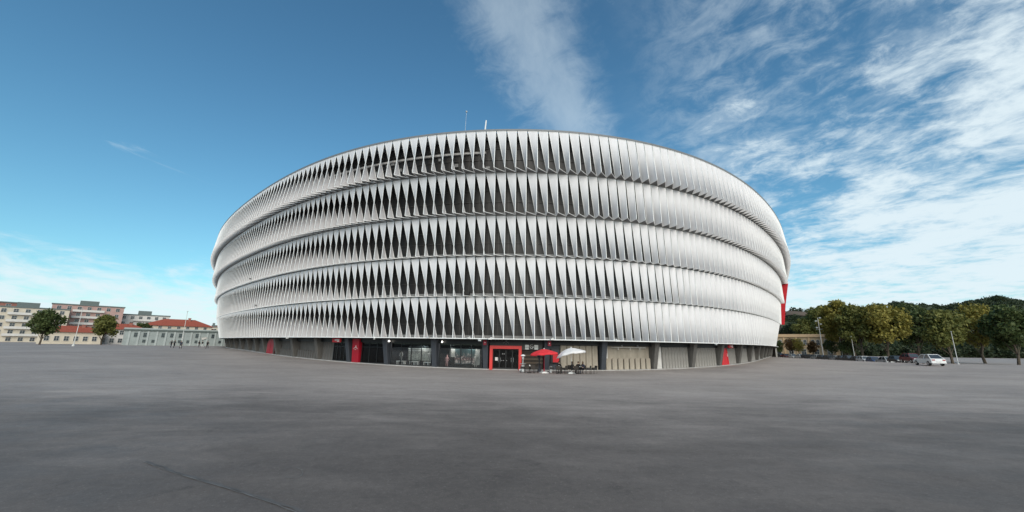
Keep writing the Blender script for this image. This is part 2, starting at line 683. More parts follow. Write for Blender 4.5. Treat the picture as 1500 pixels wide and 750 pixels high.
# --- twisted panels
def panel_geo(m_, TL, TR, A, B, Bn, rows=6):
    TL, TR, A, B, Bn = [Vector(p) for p in (TL, TR, A, B, Bn)]
    vs_, fs = [], []
    for r in range(rows + 1):
        t = r / rows
        l_, r_ = TL.lerp(B, t), TR.lerp(A, t)
        for c in (0, 0.5, 1):
            vs_.append(l_.lerp(r_, c))
    for r in range(rows):
        for c in (0, 1):
            a = r * 3 + c
            fs.append((a, a + 3, a + 4, a + 1))
    m_.add(vs_, fs, 0)
    e = 0.052
    m_.bar(TL, B, e, 1)
    m_.bar(TR, A, e, 1)
    m_.bar(TL, TR, e * 0.8, 1)
    m_.bar(A, B, e, 1)
    m_.bar(A, Bn, e * 0.7, 1)
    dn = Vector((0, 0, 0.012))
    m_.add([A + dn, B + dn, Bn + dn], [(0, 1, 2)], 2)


GAPL, GAPR = 0.10, 0.97
PMATS = ['membrane', 'edge_white', 'soffit_grey']
rest = MB()
for k in range(5):
    zt, zb = zz(ZT[k]), zz(ZB[k])
    oa, ob = (OA[k] - OT[k]) * U, (OB[k] - OT[k]) * U
    m_ = MB()
    h = (zt - zb)
    panel_geo(m_, (-(0.5 - GAPL) * U, 0, h), ((GAPR - 0.5) * U, 0, h), ((GAPR - 0.5) * U, -oa, 0), ((GAPR - 0.5) * U, -ob, 0), ((GAPR + 0.5) * U, -ob, 0))
    shared = m_.mesh('facade_panel', PMATS, 'first')
    i0, i1 = int(S0), int(S1K[k]) - 1
    for i in range(i0, i1):
        s = i + 0.552
        if -30 <= i < 30:
            xa, ya = pl(s - 0.5, OT[k])
            xb, yb = pl(s + 0.5, OT[k])
            pitch = math.hypot(xb - xa, yb - ya) / U
            mt = frame(s, OT[k], zb) @ Matrix.Diagonal((pitch, 1, 1, 1))
            splace('facade_panel', shared, mt)
        else:
            r_ = rd(k, s)

            def P(ds_, o, z):
                x, y = pl(s - 0.5 + ds_, o)
                return (x, y, z)
            panel_geo(rest, P(GAPL, OT[k], zt), P(GAPR, OT[k], zt), P(GAPR, OA[k] - r_, zb), P(GAPR, OB[k] - r_, zb), P(GAPR + 1, OB[k] - r_, zb), rows=4)
tag(sbuild(rest, 'facade_panel', PMATS, None, 'first'), kind='stuff')

# --- inner glazed drum behind the panels, its mullions, rails and ledges
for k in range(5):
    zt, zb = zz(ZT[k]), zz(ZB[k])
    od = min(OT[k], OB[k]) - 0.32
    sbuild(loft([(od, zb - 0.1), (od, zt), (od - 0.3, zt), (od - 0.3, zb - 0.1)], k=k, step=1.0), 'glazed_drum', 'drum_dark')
    mu = MB()
    for i in range(-60, 60):
        s = i + 0.30
        f_ = frame(s, od - rd(k, s), 0)
        pts = [f_ @ Vector(p) for p in ((-0.05, -0.06, zb), (0.05, -0.06, zb), (0.05, 0.02, zb), (-0.05, 0.02, zb), (-0.05, -0.06, zt), (0.05, -0.06, zt), (0.05, 0.02, zt), (-0.05, 0.02, zt))]
        mu.hexa(pts)
    for hz_ in (0.36, 0.66):
        zc_ = zb + (zt - zb) * hz_
        loft([(od + 0.07, zc_ - 0.04), (od + 0.07, zc_ + 0.04), (od - 0.02, zc_ + 0.04), (od - 0.02, zc_ - 0.04)], -60, 60, 1.0, mb_=mu, k=k)
    tag(sbuild(mu, 'mullion', 'mullion_dark'), kind='stuff')
    # upstand rail along the foot of the tier
    sbuild(loft([(od + 0.10, zb + 0.02), (od + 0.10, zb + 0.42), (od + 0.04, zb + 0.42), (od + 0.04, zb + 0.02)], k=k, step=1.0), 'foot_rail', 'steel_grey')
    # ledge that carries the next tier
    if k < 4:
        o1 = OT[k] + 0.03
        sbuild(loft([(od - 0.5, zt + 0.035), (o1 - 0.05, zt + 0.035), (o1 - 0.05, zt + 0.13), (od - 0.5, zt + 0.13)], step=1.0), 'tier_ledge', 'soffit_grey')
zt5 = zz(ZT[4])
sbuild(loft([(OT[4] + 0.05, zt5 + 0.04), (OT[4] + 0.05, zt5 + 0.30), (OT[4] - 0.25, zt5 + 0.30), (OT[4] - 0.25, zt5 + 0.04)], step=0.5), 'roof_rim', 'rim_grey')
rp_ = [pl(s, OT[4] - 0.2) for s in np.arange(S0, S1 + 0.1, 4)]
rp_ += [(100, 205), (70, 240), (-70, 240), (-110, 205)]
mb = MB()
mb.prism(rp_, zt5 - 0.6, zt5 - 0.05)
sbuild(mb, 'roof_deck', 'rim_grey')
mb = MB()
xr, yr = pl(S1, -1.2)
xl, yl = pl(S0, -1.2)
for (xa, ya), (xb, yb) in (((xr, yr), (100, 205)), ((100, 205), (70, 240)), ((70, 240), (-70, 240)), ((-70, 240), (-110, 205)), ((-110, 205), (xl, yl))):
    mb.hexa([(xa, ya, -2), (xb, yb, -2), (xb * .99, yb - .5, -2), (xa * .99, ya - .5, -2), (xa, ya, zt5 - 0.6), (xb, yb, zt5 - 0.6), (xb * .99, yb - .5, zt5 - 0.6), (xa * .99, ya - .5, zt5 - 0.6)])
sbuild(mb, 'rear_wall', 'concrete')

# --- services seen between the panels of the top tier
od = OT[4] - 1.05
z0 = zz(ZB[4])
sbuild(loft([(od + 0.32, z0 + 2.75), (od + 0.32, z0 + 3.0), (od + 0.10, z0 + 3.0), (od + 0.10, z0 + 2.75)], -36, -3, 1.0), 'duct_beam', 'beam_pale')
mb = MB()
for i in range(26):
    s = random.uniform(-34, -2)
    f_ = frame(s, od + 0.2, z0 + random.uniform(0.7, 2.5))
    a = random.uniform(.12, .3)
    b = random.uniform(.08, .3)
    mb.hexa([f_ @ Vector(p) for p in ((-a, -.1, -b), (a, -.1, -b), (a, .1, -b), (-a, .1, -b), (-a, -.1, b), (a, -.1, b), (a, .1, b), (-a, .1, b))], 0)
tag(sbuild(mb, 'service_box', 'steel_grey'), kind='stuff')

# --- red brackets where the white tiers stop on the far right
for k, sb in ((3, 68.4), (2, 67.2)):
    zt_, zb_ = zz(ZB[k]) - 0.02, zz(ZB[k - 1]) + 0.1
    mb = MB()
    pts = []
    for ds_ in (0, 0.7):
        for o, z in ((OB[k] - 0.9, zt_), (OA[k] + 0.05, zt_), (OA[k - 1] + 0.05, zb_), (OB[k] - 0.9, zb_)):
            x, y = pl(sb + ds_, o)
            pts.append((x, y, z))
    mb.hexa(pts)
    tag(sbuild(mb, 'end_bracket', 'red_paint'), 'red tapered bracket at the far end of a tier')

# --- white rail and dark soffit under the lowest tier
zb0 = zz(ZB[0])
sbuild(loft([(0.19, zb0 - 0.05), (0.19, zb0 + 0.05), (0.10, zb0 + 0.05), (0.10, zb0 - 0.05)], k=0, step=0.5), 'bottom_rail', 'edge_white')
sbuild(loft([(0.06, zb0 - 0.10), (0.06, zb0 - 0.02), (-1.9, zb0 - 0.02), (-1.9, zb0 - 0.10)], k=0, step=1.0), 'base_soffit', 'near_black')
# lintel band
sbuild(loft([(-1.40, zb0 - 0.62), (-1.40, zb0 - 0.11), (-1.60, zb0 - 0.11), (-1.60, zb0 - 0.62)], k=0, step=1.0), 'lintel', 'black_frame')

# --- base wall: pillars and bays
WO = -1.75                          # wall plane


def wo(s, extra=0.0):
    return WO + extra - rd(0, s)


PS = [-100, -94, -88, -82, -76, -70, -64, -58.3, -52.6, -47.6, -42.7, -37.3, -31.6, -25.7, -19.9, -14.3, -8.4, -2.9, 3.4, 9.5, 16.0, 22.1, 28.1, 34.1, 39.7, 45.7, 51.5, 57.3, 63, 69, 75, 81, 87]


def pillar(s, m, wdt=0.74):
    gz = gs(s)
    f_ = frame(s, 0, 0)
    r_ = rd(0, s)
    w2 = wdt / 2
    yt, yb_, yw = (0.75 + r_) * U, (1.40 + r_) * U, (1.95 + r_) * U
    zt_, zb_ = zb0 - 0.11, gz - 0.4
    mb_ = MB()
    c = 0.06
    for sgn in (1,):
        mb_.add([(-w2 + c, yt, zt_), (w2 - c, yt, zt_), (w2, yt + c, zt_), (w2, yw, zt_), (-w2, yw, zt_), (-w2, yt + c, zt_),
                 (-w2 * .8 + c, yb_, zb_), (w2 * .8 - c, yb_, zb_), (w2 * .8, yb_ + c, zb_), (w2 * .8, yw, zb_), (-w2 * .8, yw, zb_), (-w2 * .8, yb_ + c, zb_)],
                [(0, 1, 2, 3, 4, 5), (11, 10, 9, 8, 7, 6)] + [(i, 6 + i, 6 + (i + 1) % 6, (i + 1) % 6) for i in range(6)])
    o = mb_.build('pillar', m, stadium, SINV @ f_)
    return o


for s in PS:
    pillar(s, 'concrete_dark' if s < -21 else ('slate_paint' if s < 12 else 'concrete_dark'))

# plinth follows the ground
mb = MB()
cnt = 240
for i in range(cnt + 1):
    s = S0 + (S1 - S0) * i / cnt
    gz = gs(s)
    for o, z in ((-1.22, gz - 0.5), (-1.22, gz + 0.10), (-2.0, gz + 0.10), (-2.0, gz - 0.5)):
        x, y = pl(s, o - rd(0, s))
        mb.v.append((x, y, z))
for i in range(cnt):
    for j in range(4):
        a, b = i * 4 + j, i * 4 + (j + 1) % 4
        mb.f.append((a, b, b + 4, a + 4))
mb.m = [0] * len(mb.f)
sbuild(mb, 'plinth', 'plinth')


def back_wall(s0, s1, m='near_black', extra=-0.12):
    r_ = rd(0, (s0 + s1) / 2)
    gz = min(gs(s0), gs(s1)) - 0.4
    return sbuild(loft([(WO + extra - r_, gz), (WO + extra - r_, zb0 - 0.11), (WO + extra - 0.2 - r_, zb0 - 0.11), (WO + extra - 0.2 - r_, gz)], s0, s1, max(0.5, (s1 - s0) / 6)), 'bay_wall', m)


def concrete_bay(s0, s1, m, n, full=True, lo=0.46):
    """board of concrete with proud vertical slats, each slat its own piece"""
    back_wall(s0, s1, 'concrete_dark' if full else m)
    sm = (s0 + s1) / 2
    bay = empty('concrete_bay')
    bay.parent = stadium
    fb = frame(sm, wo(sm), gs(sm))
    bay.matrix_local = SINV @ fb
    inv = fb.inverted()
    H = zb0 - 0.66 - gs(sm)
    wd = (s1 - s0) / n * U
    hh = H if full else H * lo
    dp = 0.16
    me_ = MB()
    c = wd * 0.13
    if full:
        me_.prism([(-wd / 2 + c, -dp), (wd / 2 - c, -dp), (wd / 2 - 0.02, 0), (-wd / 2 + 0.02, 0)], 0.1, hh)
    else:
        a = wd / 2 - c
        poly = [(-a, 0.1), (a, 0.1), (a, hh - 0.12), (a * .6, hh), (-a * .6, hh), (-a, hh - 0.12)]
        me_.prism_y(poly, -dp, 0)
    me1 = me_.mesh('slat', [m])
    for i in range(n):
        s = s0 + (s1 - s0) * (i + 0.5) / n
        dz_ = gs(s) - gs(sm)
        place('slat', me1, bay, inv @ frame(s, wo(s), gs(sm) + dz_) @ Matrix.Rotation(random.uniform(-.01, .01), 4, 'Z'))
    return bay


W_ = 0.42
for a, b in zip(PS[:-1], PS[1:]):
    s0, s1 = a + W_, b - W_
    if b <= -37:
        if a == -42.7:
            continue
        concrete_bay(s0, s1, 'concrete_left_shaded', 8)
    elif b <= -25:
        concrete_bay(s0, s1, 'concrete_left_shaded', 9, full=False, lo=0.5)
    elif a == 9.5:
        concrete_bay(s0, s1 + 0.1, 'concrete_warm', 8, full=False, lo=0.5)
    elif a == 16.0:
        concrete_bay(s0 + 1.0, s1, 'concrete', 9)
    elif a == 28.1:
        concrete_bay(31.0, s1, 'concrete', 5)
    elif a >= 22:
        concrete_bay(s0, s1, 'concrete', 9)

# pale flat wall strips beside two right-hand pillars
for s0, s1 in ((16.42, 17.35), (10.0, 10.25)):
    back_wall(s0, s1, 'concrete_pale', extra=0.02)

# --- bay with the small red arched door on the left
back_wall(-42.3, -37.7, 'concrete_dark')
sm = -39.95
f_ = frame(sm, wo(sm, 0.35), gs(sm))
mb = MB()
ar = [(-1.55, 0.1), (1.55, 0.1)] + [(1.55 * math.cos(t), 1.7 + 0.95 * math.sin(t)) for t in np.linspace(0, math.pi, 13)]
mb.prism_y(ar, -0.16, 0.1)
rdr = sbuild(mb, 'arched_door', 'red_deep', f_)
mb = MB()
for i in range(12):
    a, b = ar[2 + i], ar[3 + i]
    mb.bar((a[0] * 1.06, -0.12, a[1] + .03), (b[0] * 1.06, -0.12, b[1] + .03), 0.09, 0, 6)
mb.bar((-1.64, -0.12, 0.1), (-1.64, -0.12, 1.7), 0.09, 0, 6)
mb.bar((1.64, -0.12, 0.1), (1.64, -0.12, 1.7), 0.09, 0, 6)
mb.build('door_surround', 'concrete_dark', rdr)
mb = MB()
mb.bar((0, -0.17, 0.1), (0, -0.17, 2.6), 0.02, 0)
mb.bar((0.12, -0.2, 1.05), (0.12, -0.2, 1.35), 0.02, 0)
mb.build('door_handle', 'red_deep', rdr)

# --- concrete end + glazed doors with red light box
concrete_bay(-25.25, -23.0, 'concrete_left_shaded', 4)


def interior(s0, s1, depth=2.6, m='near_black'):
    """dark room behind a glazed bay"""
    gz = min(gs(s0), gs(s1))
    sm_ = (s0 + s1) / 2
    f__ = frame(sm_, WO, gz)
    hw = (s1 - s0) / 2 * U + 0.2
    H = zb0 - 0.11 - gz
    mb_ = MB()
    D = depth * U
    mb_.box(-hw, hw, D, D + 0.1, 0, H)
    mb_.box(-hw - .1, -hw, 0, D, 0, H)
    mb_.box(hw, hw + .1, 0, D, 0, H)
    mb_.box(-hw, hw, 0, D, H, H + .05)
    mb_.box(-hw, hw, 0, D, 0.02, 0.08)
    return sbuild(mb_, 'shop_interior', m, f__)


def glazed_bay(s0, s1, n, name, top=0.62, gm='glass', lights=0):
    sm_ = (s0 + s1) / 2
    gz = gs(sm_)
    bay = empty(name)
    bay.parent = stadium
    bay.matrix_local = SINV @ frame(sm_, WO + 0.12, gz)
    hw = (s1 - s0) / 2 * U
    H = zb0 - 0.62 - gz
    Ht = H
    wd = 2 * hw / n
    for za, zb_ in ((0.1, 0.22), (Ht - 0.08, Ht + 0.06), (Ht - top - 0.05, Ht - top + 0.03)):
        fr_ = MB()
        fr_.box(-hw, hw, -0.03, 0.06, za, zb_)
        fr_.build('transom', 'black_frame', bay)
    mm = MB()
    mm.box(-0.045, 0.045, -0.06, 0.05, 0.1, Ht)
    me_ = mm.mesh('mullion', ['black_frame'])
    for i in range(n + 1):
        place('mullion', me_, bay, Matrix.Translation((-hw + wd * i, 0, 0)))
    pp = MB()
    pp.box(-wd / 2 + .045, wd / 2 - .045, 0.0, 0.016, 0.22, Ht - top - 0.05)
    me_ = pp.mesh('pane', [gm])
    p2 = MB()
    p2.box(-wd / 2 + .045, wd / 2 - .045, 0.0, 0.016, Ht - top + 0.03, Ht - 0.08)
    me2 = p2.mesh('pane', ['glass_dark'])
    for i in range(n):
        place('pane', me_, bay, Matrix.Translation((-hw + wd * (i + .5), 0, 0)))
        place('pane', me2, bay, Matrix.Translation((-hw + wd * (i + .5), 0, 0)))
    return bay


interior(-22.95, -20.4)
glazed_bay(-22.95, -20.35, 4, 'glass_door', gm='glass_dark')
interior(-18.1, -14.8)
glazed_bay(-18.05, -14.8, 3, 'shop_window', gm='glass_dark')
interior(-13.8, -8.9, 3.0)
glazed_bay(-13.75, -8.95, 4, 'shop_window')
interior(-7.9, -3.4, 3.0)
glazed_bay(-7.85, -3.4, 4, 'shop_window')
interior(-2.5, 0.8, 2.4)


def red_emblem(parent, z, sc, m='paper', y=-0.12):
    """small white mark: a leaping stroke over a thin line of lettering bars"""
    mb_ = MB()
    arc = [(-0.34 + 0.68 * t, -0.10 + 0.16 * math.sin(math.pi * t) ** 1.5) for t in np.linspace(0, 1, 9)]
    mb_.path([(x * sc, y, z + zz_ * sc) for x, zz_ in arc], 0.022 * sc)
    mb_.path([(x * sc, y, z + zz_ * sc) for x, zz_ in ((0.02, 0.06), (0.08, 0.16), (0.03, 0.24))], 0.035 * sc)
    mb_.path([(x * sc, y, z + zz_ * sc) for x, zz_ in ((-0.1, -0.13), (0.02, -0.2), (0.12, -0.13))], 0.018 * sc)
    return mb_.build('emblem', m, parent)


# red panel with white mark, red light boxes
sm = -18.75
f_ = frame(sm, WO + 0.35, gs(sm))
mb = MB()
Hh = zb0 - 0.15 - gs(sm)
mb.add([(-0.72, -0.05, 0.1), (0.56, -0.05, 0.1), (0.56, 0.3, 0.1), (-0.72, 0.3, 0.1), (-0.66, -0.30, Hh), (0.62, -0.30, Hh), (0.62, 0.3, Hh), (-0.66, 0.3, Hh)],
       [(3, 2, 1, 0), (4, 5, 6, 7), (0, 1, 5, 4), (1, 2, 6, 5), (2, 3, 7, 6), (3, 0, 4, 7)])
rp1 = sbuild(mb, 'red_panel', 'red_deep', f_)
red_emblem(rp1, 2.05, 1.25, y=-0.25)


def light_box(s, width, hgt, label, o=-0.75, z=None):
    f__ = frame(s, o, (z if z is not None else zb0 - 0.12 - hgt))
    r_ = empty('light_box_sign', f__.translation, th(s), label, 'sign', 'red sign boxes under the lowest tier')
    m1 = MB()
    m1.box(-width / 2, width / 2, 0, 0.22, 0, hgt, ch=0.04)
    m1.build('sign_box', 'red_paint', r_)
    m1 = MB()
    m1.box(-width * .16, width * .40, -0.012, -0.002, hgt * .42, hgt * .72)
    m1.box(width * .12, width * .40, -0.012, -0.002, hgt * .16, hgt * .36)
    m1.build('lettering', 'paper', r_)
    m1 = MB()
    m1.bar((-width * .3, 0.11, hgt), (-width * .3, 0.11, hgt + .14), 0.03)
    m1.bar((width * .3, 0.11, hgt), (width * .3, 0.11, hgt + .14), 0.03)
    m1.build('hanger', 'black_frame', r_)
    return r_


light_box(-21.55, 1.75, 0.55, 'red sign box with pale lettering above the left glass doors')
light_box(30.1, 1.5, 0.50, 'red sign box with white lettering above the red door panel on the right')
# small hanging banners
for s, lab in ((-2.85, 'narrow crimson banner sign hanging on the pillar left of the red entrance portal'),
               (3.55, 'narrow crimson banner sign hanging behind the red parasol')):
    r_ = empty('banner_sign', frame(s, -0.45, zb0 - 0.75).translation, th(s), lab, 'sign', 'narrow crimson banners on the pillars')
    m1 = MB()
    m1.box(-0.2, 0.2, -0.03, 0.03, 0, 0.6)
    m1.build('banner', 'red_dim', r_)
    m1 = MB()
    m1.box(-0.05, 0.05, -0.04, -0.031, 0.24, 0.34)
    m1.build('mark', 'galvanised', r_)
    m1 = MB()
    m1.bar((-0.22, 0, 0.62), (0.22, 0, 0.62), 0.025)
    m1.bar((0, 0, 0.62), (0, 0, 0.7), 0.02)
    m1.build('bracket', 'black_frame', r_)

# --- entrance portal
sm = (-2.42 + 0.78) / 2
gz = gs(sm)
portal = empty('entrance_portal')
portal.parent = stadium
portal.matrix_local = SINV @ frame(sm, WO + 0.5, gz)
hw, H = 1.98, 2.92
mb = MB()
mb.box(-hw, -hw + 0.36, -0.12, 0.75, 0.02, H)
mb.box(hw - 0.36, hw, -0.12, 0.75, 0.02, H)
mb.box(-hw + 0.36, hw - 0.36, -0.12, 0.75, H - 0.38, H)
mb.build('portal_frame', 'red_bright', portal)
mb = MB()
mb.box(-hw, hw, 0.1, 0.6, H + 0.003, zb0 - 0.11 - gz)
fas = mb.build('fascia', 'black_frame', portal)
e_ = red_emblem(fas, H + 0.42, 1.1, 'steel_grey', y=0.06)
for i in range(4):
    x0 = -hw + 0.36 + i * (2 * hw - 0.72) / 4
    x1 = x0 + (2 * hw - 0.72) / 4
    m1 = MB()
    for (a, b, c, d_) in ((x0 + .01, x0 + .07, .12, H - .4), (x1 - .07, x1 - .01, .12, H - .4), (x0 + .07, x1 - .07, .12, .25), (x0 + .07, x1 - .07, H - .52, H - .4)):
        m1.box(a, b, 0.5, 0.56, c, d_)
    dl = m1.build('door_leaf', 'black_frame', portal)
    m1 = MB()
    m1.box(x0 + .07, x1 - .07, 0.52, 0.535, .25, H - .52)
    m1.build('pane', 'glass_dark', dl)
    m1 = MB()
    hx = x1 - .14 if i % 2 == 0 else x0 + .14
    m1.bar((hx, 0.44, 0.95), (hx, 0.44, 1.45), 0.022, 0, 6)
    m1.build('handle', 'chrome', dl)
for (px_c, zc2, w2, h2, nm) in ((-1.18, 1.30, .16, .2, 'notice'), (-0.42, 1.92, .07, .06, 'sticker'), (-0.22, 1.92, .07, .06, 'sticker'), (-0.5, 1.12, .06, .04, 'sticker'), (-0.28, 1.12, .06, .04, 'sticker'), (0.1, 1.12, .06, .04, 'sticker')):
    m1 = MB()
    m1.box(px_c - w2, px_c + w2, 0.485, 0.495, zc2 - h2, zc2 + h2)
    m1.build(nm, 'paper' if nm == 'notice' else 'steel_grey', portal)

# --- dark shutter with the cafe sign
sm = 1.95
gz = gs(sm)
back_wall(0.85, 3.0, 'near_black')
sh = empty('slatted_shutter')
sh.parent = stadium
sh.matrix_local = SINV @ frame(sm, WO + 0.06, gz)
m1 = MB()
m1.add([(-1.3, -.02, 0), (1.3, -.02, 0), (1.3, -.075, .20), (-1.3, -.075, .20), (-1.3, .03, 0), (1.3, .03, 0), (1.3, .03, .20), (-1.3, .03, .20)],
       [(0, 1, 2, 3), (5, 4, 7, 6), (3, 2, 6, 7), (0, 4, 5, 1), (0, 3, 7, 4), (1, 5, 6, 2)])
me1, me2 = m1.mesh('shutter_slat', ['shutter_brown']), m1.mesh('shutter_slat', ['shutter_line'])
for i in range(11):
    place('shutter_slat', me2 if i in (3, 5, 7) else me1, sh, Matrix.Translation((0, 0, 0.12 + i * 0.225)))
m1 = MB()
m1.box(-1.3, 1.3, -0.02, 0.06, 2.64, zb0 - .66 - gz)
m1.build('shutter_head', 'mullion_dark', sh)
sg = empty('cafe_sign', frame(1.85, WO + 0.32, 0).translation + Vector((0, 0, zb0 - 1.28)), th(1.85),
           'black and pale grey sign board with round emblem above the dark shutter', 'sign')
m1 = MB()
m1.box(-1.35, 1.35, 0, 0.08, 0, 0.82)
m1.build('sign_board', 'mullion_dark', sg)
for sx in (-1, 1):
    m1 = MB()
    for zz0, zz1 in ((0.08, 0.24), (0.30, 0.46), (0.49, 0.62), (0.65, 0.74)):
        m1.box(sx * 0.58 - 0.24, sx * 0.58 + 0.24, -0.012, -0.002, zz0, zz1)
    m1.build('letter_block', 'galvanised', sg)
m1 = MB()
for i in range(14):
    t0, t1 = 2 * math.pi * i / 14, 2 * math.pi * (i + 1) / 14
    if i in (0, 1):
        continue
    m1.bar((0.20 * math.cos(t0), -.01, .43 + .24 * math.sin(t0)), (0.20 * math.cos(t1), -.01, .43 + .24 * math.sin(t1)), 0.032)
m1.path([(-0.04, -.01, .50), (0.08, -.01, .36), (0.26, -.01, .40)], 0.035)
m1.build('round_emblem', 'paper', sg)

# --- dark panel with poster, then warm concrete bay
back_wall(3.82, 4.9, 'slate_paint')
concrete_bay(4.9, 9.08, 'concrete_warm', 6)
sm = 4.35
r_ = empty('wall_poster', frame(sm, WO + 0.12, gs(sm) + 0.9).translation, th(sm), 'tall framed poster with a red lower half behind the parasols', 'poster')
m1 = MB()
m1.box(-0.56, 0.56, -0.03, 0.04, 0, 1.75)
m1.build('frame', 'black_frame', r_)
m1 = MB()
m1.box(-0.48, 0.48, -0.045, -0.032, 1.05, 1.66)
m1.build('upper_print', 'slate_paint', r_)
m1 = MB()
m1.box(-0.30, 0.48, -0.045, -0.032, 0.1, 1.0)
m1.build('lower_print', 'red_paint', r_)
# light tube and brackets in the warm bay right of the cafe
sm = 12.7
gz = gs(sm)
r_ = empty('strip_light', frame(sm, WO + 0.30, zb0 - 0.82).translation, th(sm), 'long thin pale strip light above the beige concrete bay', 'light')
m1 = MB()
m1.box(-2.6, 2.6, -0.03, 0.05, 0, 0.07)
m1.build('tube', 'concrete_pale', r_)
for x in (-1.6, 0.2, 1.7):
    m1 = MB()
    m1.box(x - .04, x + .04, 0.0, 0.1, -0.3, 0.0)
    m1.build('bracket', 'concrete_pale', r_)
for x in (-1.1, 1.3):
    m1 = MB()
    m1.lathe([(0.04, 0.07), (0.13, 0.14), (0.14, 0.26), (0.08, 0.34)], 10, 0, (x, -0.05, 0))
    m1.build('spot_head', 'steel_grey', r_)

# --- red door panel on the right
back_wall(28.55, 31.0, 'concrete_dark')
sm = 29.75
f_ = frame(sm, WO + 0.25, gs(sm))
H = zb0 - 0.55 - gs(sm)
mb = MB()
mb.add([(-1.35, -.05, .1), (1.25, -.05, .1), (1.25, .2, .1), (-1.35, .2, .1), (-.55, -.05, H), (.75, -.05, H), (.75, .2, H), (-.55, .2, H)],
       [(3, 2, 1, 0), (4, 5, 6, 7), (0, 1, 5, 4), (1, 2, 6, 5), (2, 3, 7, 6), (3, 0, 4, 7)])
rd2 = sbuild(mb, 'red_panel', 'red_paint', f_)
m1 = MB()
m1.path([(-1.0, -.08, .1), (-.36, -.08, H)], 0.05)
m1.path([(1.12, -.08, .1), (.64, -.08, H)], 0.05)
m1.build('edge_trim', 'red_bright', rd2)
m1 = MB()
m1.box(.72, .82, -.1, -.06, 1.35, 1.85)
m1.build('door_plate', 'paper', rd2)

# ------------------------------------------------------------------ things inside the shop windows
def mannequin_mesh(m_, hgt=1.75, mi=0):
    k_ = hgt / 1.75
    m_.lathe([(0.03, 1.50 * k_), (0.075, 1.55 * k_), (0.085, 1.64 * k_), (0.06, 1.74 * k_)], 8, mi)
    m_.lathe([(0.13, 0.86 * k_), (0.16, 0.95 * k_), (0.125, 1.12 * k_), (0.18, 1.36 * k_), (0.12, 1.45 * k_), (0.05, 1.5 * k_)], 10, mi)
    for sx in (-1, 1):
        m_.bar((sx * 0.08, 0, 0.9 * k_), (sx * 0.10, 0.0, 0.48 * k_), 0.082, mi, 6, 0.06)
        m_.bar((sx * 0.10, 0, 0.48 * k_), (sx * 0.11, 0.02, 0.03 * k_), 0.06, mi, 6, 0.035)
        m_.bar((sx * 0.19, 0, 1.38 * k_), (sx * 0.25, 0.03, 1.10 * k_), 0.045, mi, 6, 0.038)
        m_.bar((sx * 0.25, 0.03, 1.10 * k_), (sx * 0.22, -0.10, 0.86 * k_), 0.038, mi, 6, 0.025)


mat('shirt_red', (0.5, 0.03, 0.04), 0.8)
mat('shirt_stripe', (0.6, 0.35, 0.35), 0.8)
mat('mannequin_grey', (0.45, 0.45, 0.44), 0.5)
LIT = []
for s, o, hgt, m, lab in ((-12.9, -2.05, 1.25, 'mannequin_grey', 'pale mannequin on a white plinth at the left of the second shop window'),
                          (-9.35, -2.1, 1.4, 'mannequin_grey', 'grey mannequin standing at the right end of the second shop window'),
                          (-7.35, -2.2, 1.5, 'shirt_stripe', 'mannequin in a pale pink shirt at the left of the third shop window'),
                          (-4.1, -2.1, 1.72, 'mannequin_grey', 'tall pale mannequin at the right end of the third shop window'),
                          (-16.6, -2.1, 1.6, 'mannequin_grey', 'grey mannequin in the first shop window beside the red panel'),
                          (-15.3, -2.1, 1.55, 'mannequin_grey', 'slim pale mannequin at the right of the first shop window')):
    z_ = gs(s) + (0.62 if s < -8.9 and s > -14 else 0.1)
    m1 = MB()
    mannequin_mesh(m1, hgt)
    m1.lathe([(0.22, 0.0), (0.22, 0.03)], 10, 0)
    o_ = m1.build('mannequin', m, None, frame(s, o, z_), True)
    tag(o_, lab, 'mannequin', 'mannequins in the shop windows')
for i, (s, lab) in enumerate(((-12.9, 'white display bench at the left of the second shop window'),
                              (-11.2, 'white display bench in the middle of the second shop window'),
                              (-9.5, 'white display bench at the right of the second shop window'))):
    m1 = MB()
    m1.box(-0.62, 0.62, -0.2, 0.25, 0.42, 0.52)
    for x in (-0.58, 0, 0.50):
        m1.box(x, x + 0.1, -0.2, 0.25, 0.0, 0.42)
    tag(m1.build('display_bench', 'white_paint', None, frame(s, -2.1, gs(s) + 0.1)), lab, 'bench', 'white display benches in the shop window')


